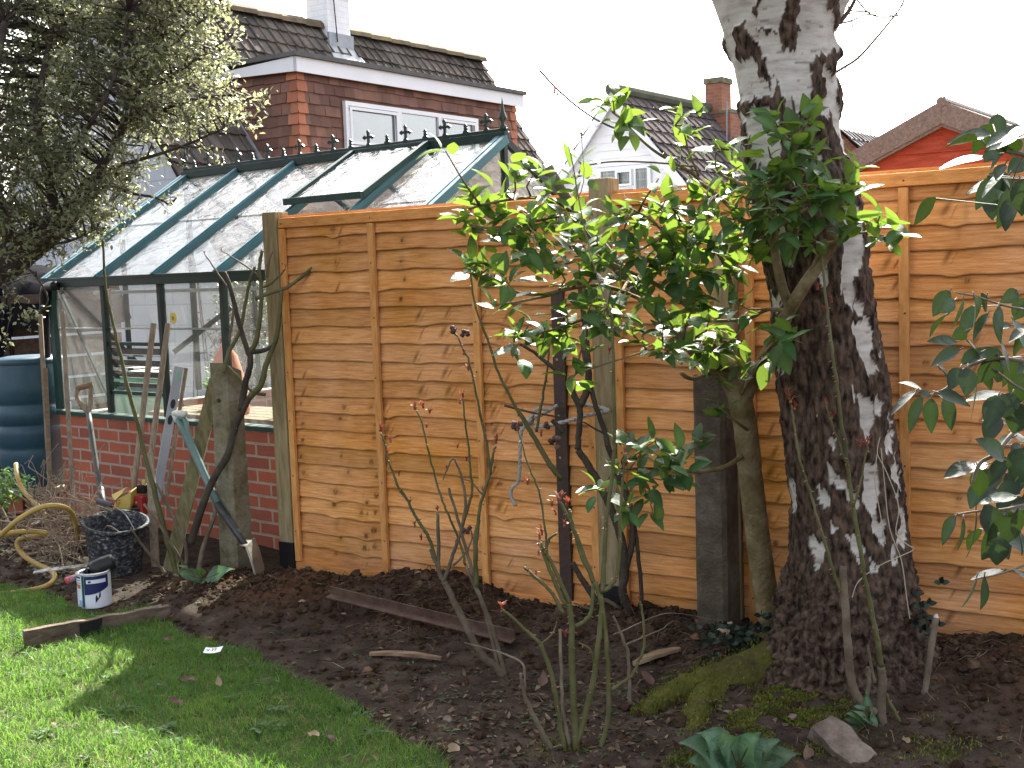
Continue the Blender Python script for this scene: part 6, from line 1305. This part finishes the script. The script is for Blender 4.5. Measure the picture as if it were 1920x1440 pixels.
def chip(x0, y0, x1, y1, w_, label, th=.012, bend=.01):
    a, c = og(x0, y0, .006), og(x1, y1, .008); t = thing('bark_strip', label, 'wood scrap', a, 0, 'wood scraps on the soil'); d = (c-a); s_ = d.cross(V(0, 0, 1)).normalized(); n = 14; vs = []
    for i in range(n+1):
        f = i/n; q_ = w_*(math.sin(math.pi*min(.97, .08+f*.9)))**.5*(1+.3*mn.noise(V(f*6, x0, 0))); p_ = a+d*f+V(0, 0, bend*math.sin(f*3.1)); vs += [p_-s_*q_, p_+s_*q_, p_+s_*q_+V(0, 0, th), p_-s_*q_+V(0, 0, th)]
    b = MB(); b.add(vs, [(i*4+j, i*4+(j+1) % 4, i*4+4+(j+1) % 4, i*4+4+j) for i in range(n) for j in range(4)]+[(3, 2, 1, 0), (n*4, n*4+1, n*4+2, n*4+3)]); b.build('strip', M_chip, t)
chip(694, 1228, 828, 1238, .018, 'pale strip of split wood lying on the soil in front of the rusty bar')
chip(1188, 1248, 1276, 1220, .025, 'grey-brown split timber offcut lying on the soil left of the mossy root')
M_stone = mat('pale_stone', [(.07, .05, .038), (.15, .11, .085), (.24, .19, .15)], 12, .9, .7, 70); M_stoneb = mat('brown_stone', [(.1, .05, .03), (.18, .1, .06)], 12, .9, .6, 70)
b0 = at(1350, 1200, 4.62); t = thing('stone_slab', 'buff triangular broken slab leaning at the foot of the dark concrete post', 'stone', b0); b = MB(); b.prism([at(1323, 1208, 4.6), at(1358, 1216, 4.58), at(1373, 1172, 4.66), at(1352, 1178, 4.66)], V(.01, .03, .01)); b.build('slab', mat('buff_slab', [(.25, .18, .11), (.35, .26, .17)], 20, .9, .4, 70), t, bevel=.004)
def stone(x, y, r, label, m, z=0., sub=2, sq=.7, M_=None):
    p_ = og(x, y, z); t = thing('stone', label, 'stone', p_, 0, 'small stones on the soil'); b = MB(); b.lump(p_, r, sub=sub, sq=sq); b.build('rock', m, t, smooth=True)
p_ = og(1578, 1412, -.015); t = thing('stone_block', 'rough pale block of stone half buried in the bottom right foreground', 'stone', p_); b = MB(); Mx = Matrix.Rotation(.5, 3, 'Z') @ Matrix.Rotation(.35, 3, 'X') @ Matrix.Rotation(-.2, 3, 'Y'); vs, fs = ICO[2]
b.add([p_+Mx @ V(*(max(-1, min(1, q_*1.6)) for q_ in v)).cross(V(0, 0, 0)) if False else p_+Mx @ (V(max(-.8, min(.8, v.x*1.4))*.062, max(-.8, min(.8, v.y*1.4))*.12, max(-.8, min(.8, v.z*1.4))*.07)+V(.014*mn.noise(v*3), .014*mn.noise(v*4), .014*mn.noise(v*2.2))) for v in vs], fs); b.build('rock', M_stone, t)
for x, y, r, l, m in ((640, 1143, .022, 'buff pebble under the left end of the rusty angle iron', M_stone), (690, 1258, .02, 'reddish brick fragment on the soil below the pale wood strip', M_stoneb), (390, 1198, .02, 'orange-brown lump of brick at the edge of the lawn', M_stoneb), (840, 1350, .018, 'grey pebble among the dead leaves left of the central rose', M_stone), (1545, 1283, .013, 'white snail shell lying on the moss below the birch', M_conc), (1487, 1345, .015, 'pale brown snail shell among the moss patches', M_stone), (1305, 1195, .02, 'small dark stone beside the buff slab', M_stoneb)): stone(x, y, r, l, m, .004)

# ------------------------------------------------------------------ broad-leaved plants
M_broad = mat('broad_leaf', [(.03, .07, .04), (.055, .11, .062), (.1, .16, .1)], 14, .55, .9, 30, rv=.3, trans=((.25, .5, .07), .25), knot=(.13, .2, .12), bdist=.02)
def plant(label, leaves, Y, cat='plant', name='leafy_plant', m=None):
    x, y = leaves[0][0], leaves[0][1]; p0 = at(x, y, Y); t = thing(name, label, cat, (p0.x, p0.y, gz(p0.x, p0.y)), 0, 'broad-leaved young plants'); b = MB(); s = MB()
    for (x0, y0, x1, y1, w_, upy) in leaves:
        a, c = at(x0, y0, Y+rnd.uniform(-.02, .02)), at(x1, y1, Y-.05+rnd.uniform(-.03, .03)); d = c-a; L = d.length; b.leaf(a, d, V(rnd.gauss(0, .2), upy, .8), L, pxr(w_, Y), rnd.uniform(.05, .2), rnd.uniform(.1, .35), n=12, pw=.55, wav=.11); s.tube([V(p0.x, p0.y, gz(p0.x, p0.y)-.02), lerp(p0, a, .6), a, lerp(a, c, .5)+V(0, 0, -.003)], [.004, .0035, .003, .0015], 5)
    s.build('stalks', M_rgreen, t); b.build('leaves', m or M_broad, t, smooth=True)
plant('young broad-leaved plant with four large pale green leaves at the foot of the leaning timbers', [(375, 1085, 338, 1070, 36, -.7), (385, 1085, 436, 1062, 34, -.7), (378, 1090, 332, 1110, 26, -.4), (385, 1088, 395, 1112, 22, -.5), (380, 1080, 370, 1062, 20, -.6), (352, 1065, 335, 1058, 10, -.6)], 5.9)
plant('large crinkled green leaves at the bottom edge of the picture right of the central rose', [(1370, 1426, 1278.6, 1387, 94.5, -0.6), (1370, 1426, 1323.4, 1370, 81, -0.6), (1380, 1431, 1362.6, 1377, 75.6, -0.7), (1390, 1426, 1413, 1374, 67.5, -0.7), (1395, 1431, 1457.8, 1382, 67.5, -0.6), (1395, 1436, 1502.6, 1407, 62.1, -0.5), (1380, 1441, 1345.8, 1402, 81, -0.5), (1390, 1441, 1429.8, 1407, 81, -0.5), (1370, 1441, 1289.8, 1422, 81, -0.5), (1400, 1446, 1469, 1422, 67.5, -0.5)], 3.52)
plant('small plant with pointed mid-green leaves in front of the birch, beside the stone block', [(1628, 1365, 1585, 1345, 24, -.6), (1630, 1365, 1598, 1330, 26, -.6), (1632, 1365, 1640, 1325, 24, -.6), (1634, 1366, 1612, 1392, 26, -.5), (1630, 1368, 1580, 1362, 22, -.5), (1634, 1362, 1640, 1340, 22, -.5), (1632, 1355, 1605, 1325, 18, -.6), (1630, 1345, 1625, 1298, 20, -.6), (1622, 1330, 1603, 1322, 14, -.6)], 3.75)
M_ivy = mat('dark_ivy', [(.014, .022, .014), (.03, .04, .025)], 9, .5, rv=.4)
for nm, l, cx, cy, sx, sy, n, Y in (('ivy', 'dark dusty ivy growing at the foot of the camellia stem', 1405, 1205, 42, 20, 80, 4.45), ('ivy', 'few dark ivy leaves climbing the right edge of the birch base', 1722, 1175, 14, 34, 26, 4.15), ):
    p0 = at(cx, cy, Y); t = thing(nm, l, 'ivy', (p0.x, p0.y, gz(p0.x, p0.y)), 0, 'ivy by the birch'); b = MB(); s = MB()
    for k in range(n):
        p_ = at(rnd.gauss(cx, sx), rnd.gauss(cy, sy), Y+rnd.gauss(0, .05)); p_.z = max(p_.z, gz(p_.x, p_.y)+.01)
        for dd in (-.7, 0, .7): b.leaf(p_, V(math.sin(dd), -.3, math.cos(dd)-.6), V(rnd.gauss(0, .5), -.7, .6), .032, .022, .1, .1, n=3)
        if k % 3 == 0: s.tube([V(p0.x+rnd.gauss(0, .05), p0.y, gz(p0.x, p0.y)), p_], .0015, 4)
    s.build('stems', M_rdark, t); b.build('leaves', M_ivy, t, smooth=True)
bush('ground_shrub', 'low green weeds growing beside the water butt at the left edge', 'weeds', at(8, 905, 7.2)+V(0, 0, -.02), (.22, .2, .13), 260, M_seedl, .04, .025, 9)

# ------------------------------------------------------------------ dry twig heap
M_dry = mat('dry_twigs', [(.13, .09, .065), (.25, .18, .13), (.36, .28, .21)], 12, .9, spec=.2)
p0 = gp(120, 1005); t = thing('twig_heap', 'heap of dry brown twigs and dead stems between the water butt and the bucket', 'twig heap', (p0.x, p0.y, 0)); b = MB(); q = random.Random(4)
for k in range(230):
    x, y = q.gauss(118, 36), q.gauss(985, 34); s_ = at(x, y, q.uniform(6.3, 6.9)); s_.z = max(s_.z, .01); d = V(q.gauss(0, 1), q.gauss(0, .7), q.gauss(.1, .45)).normalized()*q.uniform(.08, .3); k_ = V(q.gauss(0, .03), 0, q.gauss(0, .03)); e_ = s_+d; e_.z = max(e_.z, .005)
    b.tube(smoothp([s_, lerp(s_, e_, .5)+k_, e_], 3), q.uniform(.0013, .0035), 4)
for k in range(26):
    s_ = at(q.gauss(120, 25), 1000, q.uniform(6.5, 6.9)); s_.z = 0; e_ = at(q.gauss(105, 26), q.uniform(860, 930), 6.8); b.tube(smoothp([s_, lerp(s_, e_, .6)+V(q.gauss(0, .05), 0, 0), e_, e_+V(q.gauss(0, .05), 0, q.uniform(-.06, .02))], 4), .0022, 4)
b.build('twigs', M_dry, t)

# ------------------------------------------------------------------ clods, crumbs, litter (nobody could count them)
M_clod = mat('soil_crumbs', [(.024, .015, .010), (.048, .029, .018), (.085, .053, .034)], 9, .95, .8, 90, rv=.35, spec=.05)
b = MB(); q = random.Random(9); n = 0
def bedpt():
    while True:
        m_ = q.choice(MOUNDS) if q.random() < .6 else None
        if m_: x, y = q.gauss(m_[0], m_[2]*.8), q.gauss(m_[1], m_[3]*.9)
        else: x, y = q.uniform(-2.6, 2.2), q.uniform(3.3, 6.4)
        if not inpoly(np.array([[x, y]]), LP)[0] and abs(x) < y*.47: return x, y
for _ in range(9500):
    x, y = bedpt(); z, red = gz(x, y, True); r = min(.03, .0035+q.expovariate(1/.0042)); b.lump((x, y, z+r*.15), r, sub=1 if r > .006 else 0, sq=.75, r=q.random())
b.build('soil_clods', M_clod, smooth=False, kind='stuff')
M_litter = mat('dead_leaf_litter', [(.045, .028, .018), (.1, .065, .042), (.2, .145, .1)], 20, .85, rv=.5, spec=.15)
b = MB()
for _ in range(2000):
    if q.random() < .7: p_ = gp(q.gauss(960, 260), q.gauss(1370, 60)); x, y = p_.x, p_.y
    else: x, y = bedpt()
    if inpoly(np.array([[x, y]]), LP)[0]: continue
    L = q.uniform(.012, .038); b.leaf((x, y, gz(x, y)+.004), V(q.gauss(0, 1), q.gauss(0, 1), q.gauss(0, .3)), V(q.gauss(0, .5), q.gauss(0, .5), 1), L, L*.5, q.uniform(-.4, .4), q.uniform(0, .7), n=2) if False else b.leaf(V(x, y, gz(x, y)+.004), V(q.gauss(0, 1), q.gauss(0, 1), q.gauss(0, .3)), V(q.gauss(0, .5), q.gauss(0, .5), 1), L, L*.5, q.uniform(-.4, .4), q.uniform(0, .7), n=2)
for _ in range(900):
    x, y = bedpt(); a_ = q.uniform(0, 6.3); L = q.uniform(.03, .13); z = gz(x, y)+.006; x2, y2 = x+math.cos(a_)*L, y+math.sin(a_)*L; b.tube([V(x, y, z), V((x+x2)/2, (y+y2)/2, z+.008), V(x2, y2, gz(x2, y2)+.006)], q.uniform(.0006, .0018), 3, cap=False)
b.build('leaf_litter', M_litter, kind='stuff')
b = MB()
for _ in range(240):
    p_ = gp(q.uniform(380, 1300), q.gauss(1330, 70)) if q.random() < .7 else V(*bedpt(), 0)
    if inpoly(np.array([[p_.x, p_.y]]), LP)[0]: continue
    z = gz(p_.x, p_.y)
    for k in range(5): b.leaf(V(p_.x, p_.y, z+.003), V(q.gauss(0, 1), q.gauss(0, 1), .25), V(0, 0, 1), .018, .009, .2, .1, n=2)
b.build('weed_seedlings', mat('dull_seedling', [(.03, .05, .02), (.06, .085, .035)], 20, .7, rv=.3), kind='stuff')
b = MB()
for _ in range(46):                                    # low weeds in the turf
    p_ = gp(q.uniform(-20, 720), q.uniform(1130, 1440))
    if not inpoly(np.array([[p_.x, p_.y]]), LP)[0]: continue
    z = gz(p_.x, p_.y); r_ = q.uniform(.018, .04)
    for k in range(q.randint(6, 12)): b.leaf(V(p_.x+q.gauss(0, .015), p_.y+q.gauss(0, .015), z+.02), V(q.gauss(0, 1), q.gauss(0, 1), .35), V(0, 0, 1), r_, r_*.5, .2, .15, n=3)
b.build('lawn_weeds', mat('lawn_weed', [(.03, .07, .02), (.06, .11, .035)], 20, .6, rv=.35, trans=((.2, .4, .06), .3)), kind='stuff')
# bigger fallen leaves one by one
M_dead = mat('fallen_leaf', [(.1, .058, .036), (.17, .105, .068), (.26, .18, .125)], 9, .8, .3, 60, rv=.4)
meshes = []
for k in range(4):
    b = MB(); b.leaf(V(0, 0, 0), V(1, 0, .1), V(0, .3, 1), .075, .045, -.35+.2*k, .5-.1*k, n=7, pw=.6, wav=.16); o = b.build('fallen_leaf', M_dead, None, smooth=True); meshes.append(o)
FLP = [(368, 1290, 'brown curled dead leaf on the shaded grass left of the centre of the lawn', 1.1), (412, 1302, 'greyish dead leaf on the grass beside the brown curled one', .9), (322, 1212, 'pale dead leaf on the lawn just below the edging board', .9), (283, 1268, 'dry leaf on the grass at the edge of the shadow, below the board', 1.), (345, 1337, 'faded leaf sunk in the lower middle of the lawn', 1.1), (597, 1398, 'dry leaf at the right side of the lawn near its soil edge', 1.1), (628, 1405, 'twisted dead leaf nearest the lawn corner at the bottom', .8), (100, 1372, 'small dead leaf on the sunny grass at the left', .7),
       (1018, 1288, 'pale folded dead leaf between the two rose bushes', 1.3), (860, 1410, 'large pinkish brown dead leaf left of the foreground rose', 1.3), (935, 1415, 'curled pale dead leaf beside the foreground rose roots', 1.2), (900, 1365, 'flat grey dead leaf on the litter left of the central rose', 1.3), (1225, 1285, 'pale dead leaf by the tip of the mossy root', 1.2), (1262, 1262, 'upright brown leaf scrap behind the mossy root', 1.), (1350, 1322, 'pale upright leaf lying against the mossy root fork', 1.), (1520, 1405, 'pale dead leaf left of the stone block', 1.3), (1090, 1405, 'dead leaf caught at the base of the foreground rose', 1.1), (1165, 1440, 'pale torn leaf at the bottom edge right of the rose', 1.2), (1430, 1180, 'orange dead leaf at the base of the camellia', .8), (780, 1385, 'brown leaf scrap between the lawn edge and the litter', 1.), (720, 1300, 'small brown leaf on the bare soil right of the lawn', .9), (1700, 1395, 'small pale leaf on the soil in the bottom right corner', .9)]
for k, (x, y, l, s_) in enumerate(FLP):
    o = meshes[k] if k < 4 else meshes[k % 4].copy()
    if k >= 4: COL.objects.link(o)
    p_ = og(x, y, .01); onlawn = inpoly(np.array([[p_.x, p_.y]]), LP)[0]; o.location = (p_.x, p_.y, gz(p_.x, p_.y)+(.042 if onlawn else .014)); o.rotation_euler = (rnd.uniform(-.4, .4), rnd.uniform(-.5, .3), rnd.uniform(0, 6.3)); o.scale = (s_*.62,)*3; tag(o, l, 'leaf', 'fallen leaves')
